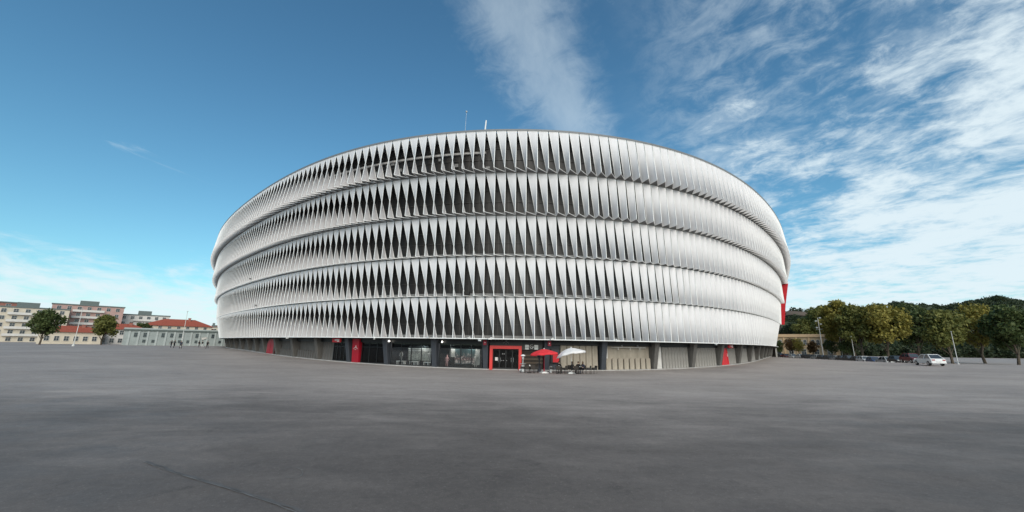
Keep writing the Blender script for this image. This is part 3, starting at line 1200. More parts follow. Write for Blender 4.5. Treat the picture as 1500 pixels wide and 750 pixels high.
def postermat(name, bands, noise_cols):
    m = bpy.data.materials.new(name)
    m.use_nodes = True
    t = m.node_tree
    b = t.nodes['Principled BSDF']
    b.inputs['Roughness'].default_value = 0.5
    tcn = t.nodes.new('ShaderNodeTexCoord')
    sp = t.nodes.new('ShaderNodeSeparateXYZ')
    t.links.new(tcn.outputs['Generated'], sp.inputs[0])
    rp = t.nodes.new('ShaderNodeValToRGB')
    rp.color_ramp.elements.remove(rp.color_ramp.elements[0])
    for i, (p, c) in enumerate(bands):
        e = rp.color_ramp.elements[0] if i == 0 else rp.color_ramp.elements.new(p)
        e.position = p
        e.color = c + (1,)
    t.links.new(sp.outputs[2], rp.inputs[0])
    nz = t.nodes.new('ShaderNodeTexNoise')
    nz.inputs['Scale'].default_value = 3.2
    nz.inputs['Detail'].default_value = 3
    t.links.new(tcn.outputs['Object'], nz.inputs['Vector'])
    r2 = t.nodes.new('ShaderNodeValToRGB')
    r2.color_ramp.interpolation = 'CONSTANT'
    el = r2.color_ramp.elements
    el[0].color = noise_cols[0] + (1,)
    el[1].position = 0.47
    el[1].color = noise_cols[1] + (1,)
    for p, c in zip((0.54, 0.60), noise_cols[2:]):
        e = el.new(p)
        e.color = c + (1,)
    t.links.new(nz.outputs['Fac'], r2.inputs[0])
    mr = t.nodes.new('ShaderNodeMapRange')
    t.links.new(sp.outputs[2], mr.inputs[0])
    mr.inputs[1].default_value, mr.inputs[2].default_value = 0.72, 0.45
    mx = t.nodes.new('ShaderNodeMix')
    mx.data_type = 'RGBA'
    ml = t.nodes.new('ShaderNodeMath')
    ml.operation = 'MULTIPLY'
    ml.inputs[1].default_value = 0.75
    t.links.new(mr.outputs[0], ml.inputs[0])
    t.links.new(ml.outputs[0], mx.inputs[0])
    t.links.new(rp.outputs[0], mx.inputs[6])
    t.links.new(r2.outputs[0], mx.inputs[7])
    t.links.new(mx.outputs[2], b.inputs['Base Color'])
    MAT[name] = m


postermat('poster_grey', [(0, (.30, .32, .30)), (.35, (.45, .47, .45)), (.62, (.10, .11, .11)), (.66, (.5, .52, .52)), (.74, (.12, .13, .13)), (.8, (.45, .5, .5)), (1, (.62, .66, .66))],
          [(.10, .11, .10), (.35, .36, .33), (.06, .07, .06), (.5, .5, .46)])
postermat('poster_team', [(0, (.45, .45, .44)), (.15, (.5, .42, .4)), (.3, (.35, .1, .1)), (.5, (.04, .07, .07)), (.85, (.04, .08, .09)), (1, (.1, .16, .17))],
          [(.05, .07, .07), (.03, .05, .05), (.45, .30, .28), (.6, .58, .55)])
postermat('poster_pale', [(0, (.5, .5, .48)), (.4, (.3, .31, .3)), (.7, (.45, .46, .45)), (1, (.6, .62, .6))],
          [(.3, .3, .28), (.5, .5, .48), (.2, .2, .2), (.55, .54, .5)])
for s, hw, z0_, z1_, m, lab in ((-10.55, 1.85, 0.75, 2.62, 'poster_grey', 'large grey crowd poster hanging in the second shop window'),
                                (-5.35, 1.35, 0.55, 2.55, 'poster_team', 'dark green poster of small players in the third shop window'),
                                (-4.05, 0.42, 0.45, 2.55, 'poster_pale', 'narrow pale poster at the right end of the third shop window'),
                                (-6.75, 0.42, 1.35, 2.55, 'poster_pale', 'pale sheet hanging at the left of the dark green poster')):
    m1 = MB()
    m1.box(-hw, hw, 0, 0.03, z0_, z1_)
    tag(m1.build('window_poster', m, None, frame(s, -2.25, gs(s))), lab, 'poster', 'posters in the shop windows')

# fill lamps added inside the two shop windows to brighten the displays
for s, lab in ((-12.6, 'left added fill lamp inside the second shop window'), (-10.2, 'right added fill lamp inside the second shop window'),
               (-6.6, 'left added fill lamp inside the third shop window'), (-4.6, 'right added fill lamp inside the third shop window')):
    r_ = empty('fill_lamp', frame(s, -1.86, zb0 - 0.78).translation, th(s), lab, 'lamp', 'added fill lamps inside the shop windows')
    m1 = MB()
    m1.bar((0, 0, .05), (0, 0, .5), .015)
    m1.build('stem', 'black_frame', r_)
    m1 = MB()
    m1.lathe([(.02, .06), (.05, .05), (.06, -.02)], 8)
    m1.build('shade', 'black_frame', r_)
    m1 = MB()
    m1.lathe([(.02, -.05), (.04, -.04), (.04, -.021)], 8)
    m1.build('bulb', 'lamp_white', r_)
    ld = bpy.data.lights.new('fill_lamp_light', 'POINT')
    ld.energy = 55
    ld.shadow_soft_size = .05
    ld.color = (1, .95, .88)
    lo = bpy.data.objects.new('fill_lamp_light', ld)
    col.objects.link(lo)
    lo.parent = r_
    lo.location = (0, 0, -.12)
# lit ceiling lamps of the shop front
for s, o, z_, lab in ((-13.9, -1.1, zb0 - 0.42, 'small lit round lamp above the left end of the second shop window'),
                      (-7.55, -1.1, zb0 - 0.42, 'small lit round lamp above the left end of the third shop window')):
    r_ = empty('ceiling_lamp', frame(s, o, z_).translation, 0, lab, 'lamp', 'lit lamps of the shop front')
    m1 = MB()
    m1.lathe([(0.03, -0.10), (0.09, -0.06), (0.09, 0.04), (0.03, 0.09)], 10)
    m1.build('bulb', 'lamp_white', r_, smooth=True)
    m1 = MB()
    m1.bar((0, 0, 0.05), (0, 0, 0.32), 0.02)
    m1.build('stem', 'black_frame', r_)
for s, n_, lab in ((-21.4, 3, 'row of lit strip lamps inside the left glass doors'), (-16.0, 4, 'row of lit strip lamps inside the first shop window')):
    r_ = empty('strip_lamp', frame(s, -2.4, zb0 - 1.05).translation, th(s), lab, 'lamp', 'lit strip lamps indoors')
    for i in range(n_):
        m1 = MB()
        m1.box(-0.75 + i * .45, -0.45 + i * .45, 0, .05, 0, .06)
        m1.build('tube', 'lamp_strip', r_)
    m1 = MB()
    m1.box(-0.8, 0.5 + .2 * n_, 0, .05, 0.065, .10)
    m1.build('housing', 'black_frame', r_)


# ------------------------------------------------------------------ cameras and fittings on the facade
def sec_cam(s, o, z, yaw, lab, up_=False):
    r_ = empty('security_camera', frame(s, o, z).translation, th(s) + yaw, lab, 'camera', 'white security cameras on the facade')
    m1 = MB()
    m1.bar((0, 0.25, 0.0), (0, 0.0, 0.06), 0.035, 0, 6)
    m1.bar((0, 0.0, 0.06), (0, -0.02, -0.06), 0.03, 0, 6)
    m1.build('arm', 'white_paint', r_)
    m1 = MB()
    m1.box(-0.08, 0.08, -0.34, 0.1, -0.19, -0.04, ch=0.03)
    m1.box(-0.10, 0.10, -0.38, 0.1, -0.037, -0.018)
    m1.build('housing', 'white_paint', r_)
    m1 = MB()
    m1.bar((0, -0.35, -0.115), (0, -0.32, -0.115), 0.05, 0, 8)
    m1.build('lens', 'near_black', r_)


for s, dz_, yaw, lab in ((-14.75, -.05, .6, 'white camera under the lowest tier over the pillar left of the second shop window'),
                         (-8.55, .15, .9, 'white camera on the bottom rail above the right end of the second shop window'),
                         (-4.3, .15, -.5, 'white camera on the bottom rail above the right end of the third shop window'),
                         (-3.3, -.1, .9, 'white camera just left of the crimson banner by the red portal'),
                         (-2.2, .1, -1.0, 'white camera just right of the crimson banner by the red portal'),
                         (3.75, .15, -1.0, 'white camera on the bottom rail above the red parasol'),
                         (10.3, .12, 1.2, 'white camera on the bottom rail above the left end of the strip light'),
                         (-30.2, -.05, .5, 'white camera under the lowest tier on the left curve'),
                         (24.3, -.05, -.5, 'white camera under the lowest tier on the right curve')):
    sec_cam(s, OA[0] + 0.05 - rd(0, s), zb0 + dz_, yaw, lab)
for s, k, lab in ((-44.0, 2, 'small dark sensor on the foot of the third tier at the left'), (-42.0, 1, 'small dark sensor on the foot of the second tier at the left')):
    r_ = empty('sensor_box', frame(s, OA[k] - rd(k, s), zz(ZB[k]) + 0.45).translation, th(s), lab, 'sensor', 'small sensors on the left facade')
    m1 = MB()
    m1.box(-.14, .14, -.16, .1, -.12, .12, ch=0.04)
    m1.build('housing', 'steel_grey', r_)
    m1 = MB()
    m1.bar((0, -.2, 0), (0, -.14, 0), .07, 0, 8)
    m1.build('lens', 'near_black', r_)
r_ = empty('vent_grille', frame(-4.9, OB[1] + 0.15, zz(ZB[1]) + 0.16).translation, th(-4.9), 'black louvred vent box at the foot of the second tier near the middle', 'vent')
m1 = MB()
m1.box(-.5, .5, 0, .25, 0, .46)
m1.build('box', 'near_black', r_)
for i in range(4):
    m1 = MB()
    m1.box(-.46, .46, -.06, -.003, .04 + i * .11, .09 + i * .11)
    m1.build('louvre', 'mullion_dark', r_)

# antennas on the roof
x, y = pl(-3.28, 1.2)
r_ = empty('roof_antenna', (x, y, zt5 - 0.05), 0, 'short stout white antenna on the roof edge with a round foot', 'antenna')
m1 = MB()
m1.lathe([(0.10, 0.0), (0.30, 0.3), (0.32, 0.6), (0.16, 0.85), (0.10, 0.95)], 10)
m1.build('foot', 'white_paint', r_, smooth=True)
m1 = MB()
m1.bar((0, 0, .9), (0.12, 0, 2.6), .10, 0, 8, .09)
m1.bar((0.12, 0, 2.6), (.12, 0, 2.72), .05, 0, 8, .03)
m1.build('mast', 'white_paint', r_)
x, y = pl(-5.6, 0.6)
r_ = empty('roof_antenna', (x, y, zt5 - 0.05), 0, 'tall hair-thin mast with small head on the roof edge', 'antenna')
m1 = MB()
m1.bar((0, 0, 0), (.1, 0, 4.6), .022, 0, 6, .014)
m1.build('mast', 'galvanised', r_)
m1 = MB()
m1.lathe([(.03, 4.55), (.13, 4.62), (.13, 4.74), (.03, 4.85)], 8, 0, (.1, 0, 0))
m1.build('head', 'galvanised', r_)
m1 = MB()
m1.lathe([(.25, 0), (.22, .15), (.06, .3)], 8)
m1.build('foot', 'galvanised', r_)


# ------------------------------------------------------------------ people
SKIN = mat('skin', (0.48, 0.30, 0.22), 0.6, 0.05)
mat('hair_dark', (0.025, 0.018, 0.014), 0.6)
mat('hair_brown', (0.09, 0.055, 0.03), 0.6)
mat('cloth_black', (0.014, 0.014, 0.016), 0.85)
mat('cloth_navy', (0.025, 0.03, 0.05), 0.85)
mat('cloth_grey', (0.16, 0.16, 0.17), 0.85)
mat('cloth_white', (0.62, 0.62, 0.60), 0.85)
mat('cloth_red', (0.38, 0.03, 0.03), 0.85)
mat('cloth_denim', (0.05, 0.07, 0.12), 0.85)
mat('shoe', (0.03, 0.03, 0.03), 0.6)
POSE = {
    'stand': dict(hip=(0, 0, .94), kn=((-.10, -.02, .50), (.10, -.01, .50)), an=((-.11, .03, .09), (.12, .02, .09)), tilt=0.0, el=((-.27, .05, 1.13), (.27, .05, 1.13)), wr=((-.25, -.08, .90), (.25, -.08, .90))),
    'walk': dict(hip=(0, 0, .93), kn=((-.10, -.17, .53), (.10, .06, .49)), an=((-.10, -.22, .10), (.10, .36, .17)), tilt=-.04, el=((-.25, .16, 1.14), (.25, -.06, 1.13)), wr=((-.24, .14, .90), (.24, -.26, .95))),
    'sit': dict(hip=(0, .06, .50), kn=((-.13, -.40, .50), (.13, -.40, .50)), an=((-.13, -.42, .09), (.14, -.36, .09)), tilt=-.03, el=((-.27, -.05, .68), (.27, -.05, .68)), wr=((-.16, -.30, .70), (.16, -.30, .70))),
}


def person(loc, rz, pose, top, bottom, hair, label, hgt=1.72, group=None, long_hair=False, coat=False):
    P_ = POSE[pose]
    hx, hy, hz = P_['hip']
    t = P_['tilt']
    V = [(hx, hy, hz), (0, hy + t * .3, hz + .16), (0, hy + t * .7, hz + .34), (0, hy + t, hz + .48), (0, hy + t * 1.1 - .01, hz + .57), (0, hy + t * 1.2 - .02, hz + .66), (0, hy + t * 1.2 - .015, hz + .76)]
    r_ = [(.155, .115), (.145, .105), (.165, .115), (.13, .09), (.052, .052), (.075, .088), (.07, .082)]
    E_ = [(0, 1), (1, 2), (2, 3), (3, 4), (4, 5), (5, 6)]
    hands = []
    for i, sx in enumerate((-1, 1)):
        b = len(V)
        V += [(sx * .095, hy, hz - .05), P_['kn'][i], P_['an'][i], (P_['an'][i][0] * 1.1, P_['an'][i][1] - .15, max(.04, P_['an'][i][2] - .05))]
        r_ += [(.088, .09), (.060, .062), (.042, .044), (.036, .030)]
        E_ += [(0, b), (b, b + 1), (b + 1, b + 2), (b + 2, b + 3)]
        b = len(V)
        shz = hz + .47
        e_ = Vector(P_['el'][i])
        w__ = Vector(P_['wr'][i])
        V += [(sx * .18, hy + t, shz - .01), tuple(e_), tuple(w__), tuple(w__ + (w__ - e_).normalized() * .075)]
        r_ += [(.062, .062), (.044, .044), (.030, .028), (.034, .016)]
        E_ += [(3, b), (b, b + 1), (b + 1, b + 2), (b + 2, b + 3)]
        hands.append((w__ + (w__ - e_).normalized() * .09, (w__ - e_).normalized(), sx))
    me = bpy.data.meshes.new('tmp')
    me.from_pydata(V, E_, [])
    o = bpy.data.objects.new('tmp', me)
    col.objects.link(o)
    md = o.modifiers.new('s', 'SKIN')
    md.use_smooth_shade = True
    for i, v in enumerate(me.skin_vertices[0].data):
        v.radius = r_[i]
        v.use_root = (i == 0)
    o.modifiers.new('u', 'SUBSURF').levels = 1
    bpy.context.view_layer.update()
    dg = bpy.context.evaluated_depsgraph_get()
    body = bpy.data.meshes.new_from_object(o.evaluated_get(dg))
    bpy.data.objects.remove(o)
    bm = bmesh.new()
    bm.from_mesh(body)
    # fingers: five tapered rods on each palm
    for c, d, sx in hands:
        side = Vector((1, 0, 0)) if abs(d.x) < .8 else Vector((0, 1, 0))
        for j in range(5):
            off = side * ((j - 1.5) * .017) if j < 4 else side * (-sx * .040)
            base = c + off - (d * .05 if j == 4 else Vector())
            ln = (.060, .072, .068, .055, .050)[j]
            dd = (d + Vector((0, -.35, -.1)) + (side * (-sx * .5) if j == 4 else Vector())).normalized()
            tmp = MB()
            tmp.bar(base - d * .01, base + dd * ln, .0095, 0, 5, .0065)
            vv = [bm.verts.new(p) for p in tmp.v]
            for f in tmp.f:
                bm.faces.new([vv[q] for q in f])
    # nose
    hc = Vector((0, hy + t * 1.2 - .02, hz + .70))
    vv = [bm.verts.new(hc + Vector(p)) for p in ((-.014, -.075, -.02), (.014, -.075, -.02), (0, -.075, .035), (0, -.112, -.012))]
    for f in ((0, 1, 3), (1, 2, 3), (2, 0, 3)):
        bm.faces.new([vv[q] for q in f])
    bm.to_mesh(body)
    bm.free()
    for m in (SKIN, MAT[top], MAT[bottom], MAT['shoe']):
        body.materials.append(m)
    wr_ = [Vector(p) for p in P_['wr']]
    for p in body.polygons:
        c = p.center
        if c.z > hz + .535:
            mi = 0
        elif min((c - q).length for q in wr_) < .085 or any((c - h[0]).length < .09 for h in hands):
            mi = 0
        elif c.z < .085:
            mi = 3
        elif pose == 'sit':
            mi = 2 if (c.y < -.10 and c.z < .60 and abs(c.x) < .22) or c.z < .44 else 1
        else:
            mi = 1 if c.z > hz - (.30 if coat else .02) or abs(c.x) > .21 else 2
        p.material_index = mi
        p.use_smooth = True
    b_ = empty('person', loc, rz, label, 'person', group)
    b_.scale = (hgt / 1.74,) * 3
    ob = place('body', body, b_)
    m1 = MB()
    prof = [(.085, -.03), (.098, .02), (.098, .06), (.080, .105), (.03, .128)]
    if long_hair:
        prof = [(.075, -.22), (.10, -.12)] + prof
    m1.lathe(prof, 10, 0, (hc.x, hc.y + .018, hc.z))
    m1.build('hair', hair, b_, smooth=True)
    m1 = MB()
    for sx in (-1, 1):
        m1.lathe([(.008, -.012), (.014, 0), (.008, .012)], 6, 0, (sx * .032, hc.y - .078, hc.z + .012))
    m1.build('eyes', 'near_black', b_)
    return b_


# walkers on the far left of the plaza
for px, dep, rz, po, tp, bt, hr, lab, hh, lh in (
        (252.0, 92, 1.2, 'walk', 'cloth_black', 'cloth_navy', 'hair_dark', 'person in a black jacket, leftmost of the walkers before the low building', 1.75, False),
        (256.5, 90, 1.2, 'walk', 'cloth_black', 'cloth_black', 'hair_dark', 'person all in black walking close behind another on the far left', 1.78, False),
        (266.3, 82, -2.6, 'walk', 'cloth_navy', 'cloth_black', 'hair_dark', 'person in dark navy walking alone near the left lamp post', 1.72, False),
        (292.5, 104, 1.5, 'stand', 'cloth_black', 'cloth_grey', 'hair_brown', 'left one of two people standing together before the low building', 1.7, True),
        (297.5, 104, -1.3, 'walk', 'cloth_black', 'cloth_white', 'hair_dark', 'person in black top and pale trousers by the low building', 1.72, False),
        (305.0, 88, .3, 'walk', 'cloth_black', 'cloth_black', 'hair_dark', 'person in long dark coat walking near the stadium corner at the left', 1.76, False)):
    p_ = at(px, dep)
    person(p_, rz, po, tp, bt, hr, lab, hh, 'people walking on the plaza', lh, coat='coat' in lab)

# ------------------------------------------------------------------ cafe terrace
def parasol(px, dep, cloth, rad, hgt, rz, tiltx, label, droop):
    p_ = at(px, dep)
    r_ = empty('parasol', p_, rz, label, 'parasol', 'parasols of the cafe terrace')
    m1 = MB()
    m1.box(-.42, .42, -.42, .42, 0.0, .09, ch=0.06)
    m1.box(-.30, .30, -.30, .30, .09, .15, ch=0.05)
    m1.build('base', 'white_paint', r_)
    m1 = MB()
    m1.bar((0, 0, .1), (0, 0, hgt - .02), .032, 0, 8)
    m1.lathe([(.06, .15), (.06, .45), (.04, .5)], 8)
    m1.build('pole', 'white_paint' if cloth == 'white_cloth' else 'red_deep', r_)
    n = 8
    rows = 6
    vs_, fs = [(0, 0, hgt)], []
    for j in range(1, rows + 1):
        rr = rad * j / rows
        for k_ in range(n * 4):
            a = 2 * math.pi * k_ / (n * 4)
            ph = (k_ % 4) / 4
            sag = 0.10 * math.sin(math.pi * ph) * (j / rows)
            cut = 1 - 0.07 * math.sin(math.pi * ph) * (j / rows)
            x_, y_ = rr * cut * math.cos(a), rr * cut * math.sin(a)
            z_ = hgt - 0.42 * (j / rows) ** 1.25 - sag * .6 + tiltx * x_ * .22
            z_ -= droop * max(0, -x_ / rad) ** 2 * (j / rows) * .32
            vs_.append((x_, y_, z_))
    q = n * 4
    for k_ in range(q):
        fs.append((0, 1 + k_, 1 + (k_ + 1) % q))
    for j in range(rows - 1):
        for k_ in range(q):
            a, b = 1 + j * q + k_, 1 + j * q + (k_ + 1) % q
            fs.append((a, a + q, b + q, b))
    # hanging valance
    b0 = 1 + (rows - 1) * q
    e0 = len(vs_)
    for k_ in range(q):
        x_, y_, z_ = vs_[b0 + k_]
        vs_.append((x_ * 1.01, y_ * 1.01, z_ - .16 - .03 * math.sin(k_ * 2.1)))
    for k_ in range(q):
        fs.append((b0 + k_, e0 + k_, e0 + (k_ + 1) % q, b0 + (k_ + 1) % q))
    m1 = MB()
    m1.add(vs_, fs)
    can = m1.build('canopy', cloth, r_, smooth=True)
    md = can.modifiers.new('thick', 'SOLIDIFY')
    md.thickness = .012
    for k_ in range(n):
        a = 2 * math.pi * k_ / n
        j = b0 + k_ * 4
        m1 = MB()
        m1.bar((0, 0, hgt - .10), (vs_[j][0] * .97, vs_[j][1] * .97, vs_[j][2] - .03), .014, 0, 4)
        m1.build('rib', 'galvanised', r_)
    m1 = MB()
    m1.lathe([(.05, hgt - .05), (.06, hgt + .02), (.02, hgt + .10)], 8)
    m1.build('finial', 'white_paint', r_)
    return r_


parasol(797.0, 44.6, 'red_cloth', 1.62, 2.62, 0.3, 0.12, 'red parasol with white base at the cafe terrace', 0.5)
parasol(836.5, 44.2, 'white_cloth', 1.62, 2.78, 0.0, 0.35, 'white parasol drooping to the left at the cafe terrace', 1.6)


def chair(loc, rz, label, m='chair_dark'):
    r_ = empty('cafe_chair', loc, rz, label, 'chair', 'dark chairs of the cafe terrace')
    if not hasattr(chair, 'me'):
        d = {}
        m1 = MB()
        m1.box(-.24, .24, -.23, .23, .43, .47, ch=.03)
        d['seat'] = m1.mesh('seat', ['chair_dark'])
        m1 = MB()
        m1.add([(-.25, .20, .47), (.25, .20, .47), (.25, .25, .47), (-.25, .25, .47), (-.24, .27, .88), (.24, .27, .88), (.24, .32, .88), (-.24, .32, .88)],
               [(3, 2, 1, 0), (4, 5, 6, 7), (0, 1, 5, 4), (1, 2, 6, 5), (2, 3, 7, 6), (3, 0, 4, 7)])
        d['backrest'] = m1.mesh('backrest', ['chair_brown'])
        m1 = MB()
        m1.bar((0, 0, 0), (0, -.012, .44), .016, 0, 6)
        d['leg'] = m1.mesh('leg', ['chair_brown'])
        m1 = MB()
        m1.bar((0, 0, 0), (0, .07, .88), .016, 0, 6)
        d['rear'] = m1.mesh('leg', ['chair_brown'])
        m1 = MB()
        m1.bar((0, -.2, .44), (0, -.2, .66), .014, 0, 6)
        m1.box(-.02, .02, -.2, .22, .63, .67)
        m1.box(-.012, .012, -.16, .20, .46, .62)
        d['arm'] = m1.mesh('armrest', ['chair_dark'])
        chair.me = d
    d = chair.me
    place('seat', d['seat'], r_)
    place('backrest', d['backrest'], r_)
    for sx in (-1, 1):
        place('leg', d['leg'], r_, Matrix.Translation((sx * .215, -.21, 0)))
        place('leg', d['rear'], r_, Matrix.Translation((sx * .225, .22, 0)))
        place('armrest', d['arm'], r_, Matrix.Translation((sx * .25, 0, 0)))
    return r_


def table(loc, label, m='chair_dark'):
    r_ = empty('cafe_table', loc, 0, label, 'table', 'tables of the cafe terrace')
    m1 = MB()
    m1.lathe([(.38, .70), (.40, .715), (.40, .735), (.38, .745)], 20)
    m1.build('table_top', m, r_)
    m1 = MB()
    m1.bar((0, 0, .03), (0, 0, .70), .035, 0, 8)
    m1.build('pedestal', 'chair_dark', r_)
    m1 = MB()
    for k_ in range(4):
        a = math.pi / 4 + k_ * math.pi / 2
        m1.bar((0, 0, .06), (.33 * math.cos(a), .33 * math.sin(a), .02), .022, 0, 5)
    m1.build('foot', 'chair_dark', r_)
    return r_


def tabletop_thing(loc, kind, label):
    m1 = MB()
    if kind == 'cup':
        m1.lathe([(.055, 0), (.06, .008), (.022, .012), (.034, .03), (.040, .075), (.036, .076), (.030, .03)], 12)
        m1.bar((.04, 0, .06), (.06, 0, .04), .006, 0, 5)
        o = m1.build('coffee_cup', 'white_paint', None, Matrix.Translation(loc))
        tag(o, label, 'cup', 'cups on the cafe tables')
    else:
        m1.box(-.17, .17, -.12, .12, 0, .012)
        m1.add([(-.15, -.10, .012), (.15, -.10, .012), (.13, .09, .06), (-.13, .1, .05)], [(0, 1, 2, 3)])
        m1.box(-.05, .05, .0, .09, .012, .13, ch=.02)
        o = m1.build('napkin_tray', 'paper', None, Matrix.Translation(loc) @ Matrix.Rotation(.4, 4, 'Z'))
        tag(o, label, 'tray', 'trays on the cafe tables')


T = [at(775.5, 44.3), at(818.0, 43.9), at(847.0, 43.7)]
table(T[0], 'round dark table in front of the dark shutter', 'chair_brown')
table(T[1], 'round dark table between the red and the white parasol')
table(T[2], 'round dark table right of the white parasol where people sit')
for i, lab in enumerate(('white napkin tray on the table in front of the shutter', 'white napkin tray on the table between the parasols')):
    tabletop_thing(T[i] + Vector((.05, 0, .745)), 'tray', lab)
tabletop_thing(T[2] + Vector((.12, -.15, .745)), 'cup', 'white coffee cup on the table right of the white parasol')
ch_ = [
    (T[0], -.72, .05, 1.6, 'chair at the left side of the table in front of the shutter'),
    (T[0], .72, .1, -1.5, 'chair at the right side of the table in front of the shutter'),
    (T[0], -.25, -.70, 3.0, 'chair with its back to the plaza at the table in front of the shutter'),
    (T[0], .32, -.66, 3.3, 'second chair with its back to the plaza before the shutter'),
    (T[1], -.75, .0, 1.5, 'chair at the left side of the table between the parasols'),
    (T[1], -.12, -.72, 3.1, 'chair with its back to the plaza at the table between the parasols'),
    (T[1], .62, -.45, -2.4, 'chair at the right front of the table between the parasols'),
    (T[1], .15, .75, .1, 'chair behind the table between the parasols, close to the wall'),
    (T[1], 1.22, .75, -.6, 'empty chair just left of the white parasol pole'),
    (T[2], -.62, .35, .9, 'chair under the person seated just right of the white pole'),
    (T[2], -.35, -.66, 2.8, 'chair with its back to the plaza right of the white parasol'),
    (T[2], .10, .78, .0, 'chair under the middle person behind the right table'),
    (T[2], .55, .55, -.7, 'chair under the person at the right behind the right table'),
    (T[2], 1.05, .05, -1.5, 'empty chair right of the seated people'),
    (T[2], 1.72, .25, -1.2, 'rightmost empty chair of the terrace, apart from the tables'),
]
for b, x, y, rz, lab in ch_:
    p_ = b + Vector((x, y, 0))
    p_.z = g(p_.x, p_.y)
    chair(p_, rz, 'dark ' + lab)
for b, x, y, rz, tp, bt, hr, lab, lh in (
        (T[2], -.62, .35, .9, 'cloth_black', 'cloth_black', 'hair_dark', 'person in black seated just right of the white parasol pole', True),
        (T[2], .10, .78, .0, 'cloth_black', 'cloth_denim', 'hair_dark', 'person in black seated behind the middle of the right table', False),
        (T[2], .55, .55, -.7, 'cloth_navy', 'cloth_black', 'hair_brown', 'person in dark navy seated at the right end of the right table', True),
        (T[1], .15, .75, .1, 'cloth_black', 'cloth_black', 'hair_dark', 'person in black seated behind the table between the parasols', False)):
    p_ = b + Vector((x, y, 0))
    p_.z = g(p_.x, p_.y)
    person(p_ , rz, 'sit', tp, bt, hr, lab, 1.72, 'people seated on the terrace', lh)


def heater(px, dep, label, m):
    p_ = at(px, dep)
    r_ = empty('patio_heater', p_, 0, label, 'heater', 'patio heaters by the dark shutter')
    m1 = MB()
    m1.lathe([(.26, 0), (.26, .05), (.22, .10), (.20, .75), (.10, .82)], 12)
    m1.build('gas_housing', m, r_, smooth=True)
    m1 = MB()
    m1.lathe([(.34, .86), (.38, .88), (.38, .91), (.30, .93), (.06, .93)], 14)
    m1.build('shelf', m, r_)
    m1 = MB()
    m1.lathe([(.06, .9), (.055, 1.35), (.13, 1.40), (.14, 1.66), (.08, 1.74)], 10)
    m1.build('burner', m, r_)
    m1 = MB()
    m1.lathe([(.27, 1.76), (.29, 1.78), (.20, 1.90), (.05, 1.95)], 14)
    m1.build('reflector', 'white_paint' if m == 'galvanised' else m, r_, smooth=True)


heater(766.3, 46.6, 'silver patio heater with white dome beside the red entrance portal', 'galvanised')
heater(790.0, 46.7, 'dark patio heater half hidden under the red parasol', 'slate_paint')
r_ = empty('bollard_light', at(762.5, 46.3), 0, 'small white ball light on the ground at the right foot of the red portal', 'light')
m1 = MB()
m1.lathe([(.06, 0), (.06, .05), (.04, .07)], 8)
m1.build('foot', 'steel_grey', r_)
m1 = MB()
m1.lathe([(.04, .07), (.11, .12), (.13, .2), (.10, .29), (.03, .33)], 10)
m1.build('globe', 'white_paint', r_, smooth=True)
r_ = empty('waste_bin', at(806.5, 45.6), 0, 'small white bin standing against the slate pillar beside the terrace', 'bin')
m1 = MB()
m1.lathe([(.16, 0.0), (.19, .55), (.19, .58), (.16, .58)], 12)
m1.build('body', 'white_paint', r_)
m1 = MB()
m1.lathe([(.195, .58), (.17, .66), (.05, .70)], 12)
m1.build('lid', 'galvanised', r_)


# ------------------------------------------------------------------ trees
def leaf_cloud(lobes, n, size, seed, shell=0.55):
    rg = np.random.default_rng(seed)
    vol = np.array([l[3] * l[4] * l[5] for l in lobes]) ** (2 / 3)
    pick = rg.choice(len(lobes), n, p=vol / vol.sum())
    Lb = np.array(lobes)[pick]
    d = rg.normal(size=(n, 3))
    d /= np.linalg.norm(d, axis=1)[:, None]
    rad = (shell + (1 - shell) * rg.random(n)) * (0.86 + 0.3 * rg.random(n))
    c = Lb[:, :3] + d * rad[:, None] * Lb[:, 3:6]
    c += rg.normal(size=(n, 3)) * size * .6
    u = rg.normal(size=(n, 3))
    u /= np.linalg.norm(u, axis=1)[:, None]
    v = np.cross(u, rg.normal(size=(n, 3)))
    v /= np.linalg.norm(v, axis=1)[:, None]
    s_ = size * (0.55 + 0.9 * rg.random(n))[:, None]
    quad = np.stack([c - u * s_, c - v * s_ * .55, c + u * s_, c + v * s_ * .55], 1).reshape(-1, 3)
    me = bpy.data.meshes.new('leaves')
    me.vertices.add(4 * n)
    me.vertices.foreach_set('co', quad.ravel().astype(np.float32))
    me.loops.add(4 * n)
    me.loops.foreach_set('vertex_index', np.arange(4 * n, dtype=np.int32))
    me.polygons.add(n)
    me.polygons.foreach_set('loop_start', np.arange(0, 4 * n, 4, dtype=np.int32))
    me.update(calc_edges=True)
    me.validate()
    return me


mat('bark', (0.10, 0.08, 0.06), 0.9, 0.3, 3, bump=0.4)
LEAF = {
    'gold': leafmat('leaf_gold', (0.22, 0.20, 0.048), (0.33, 0.28, 0.065)),
    'olive': leafmat('leaf_olive', (0.13, 0.145, 0.042), (0.21, 0.205, 0.055)),
    'green': leafmat('leaf_green', (0.06, 0.09, 0.03), (0.11, 0.135, 0.045)),
    'dark': leafmat('leaf_dark', (0.030, 0.045, 0.022), (0.055, 0.072, 0.032)),
    'rust': leafmat('leaf_rust', (0.10, 0.055, 0.022), (0.15, 0.085, 0.03)),
}


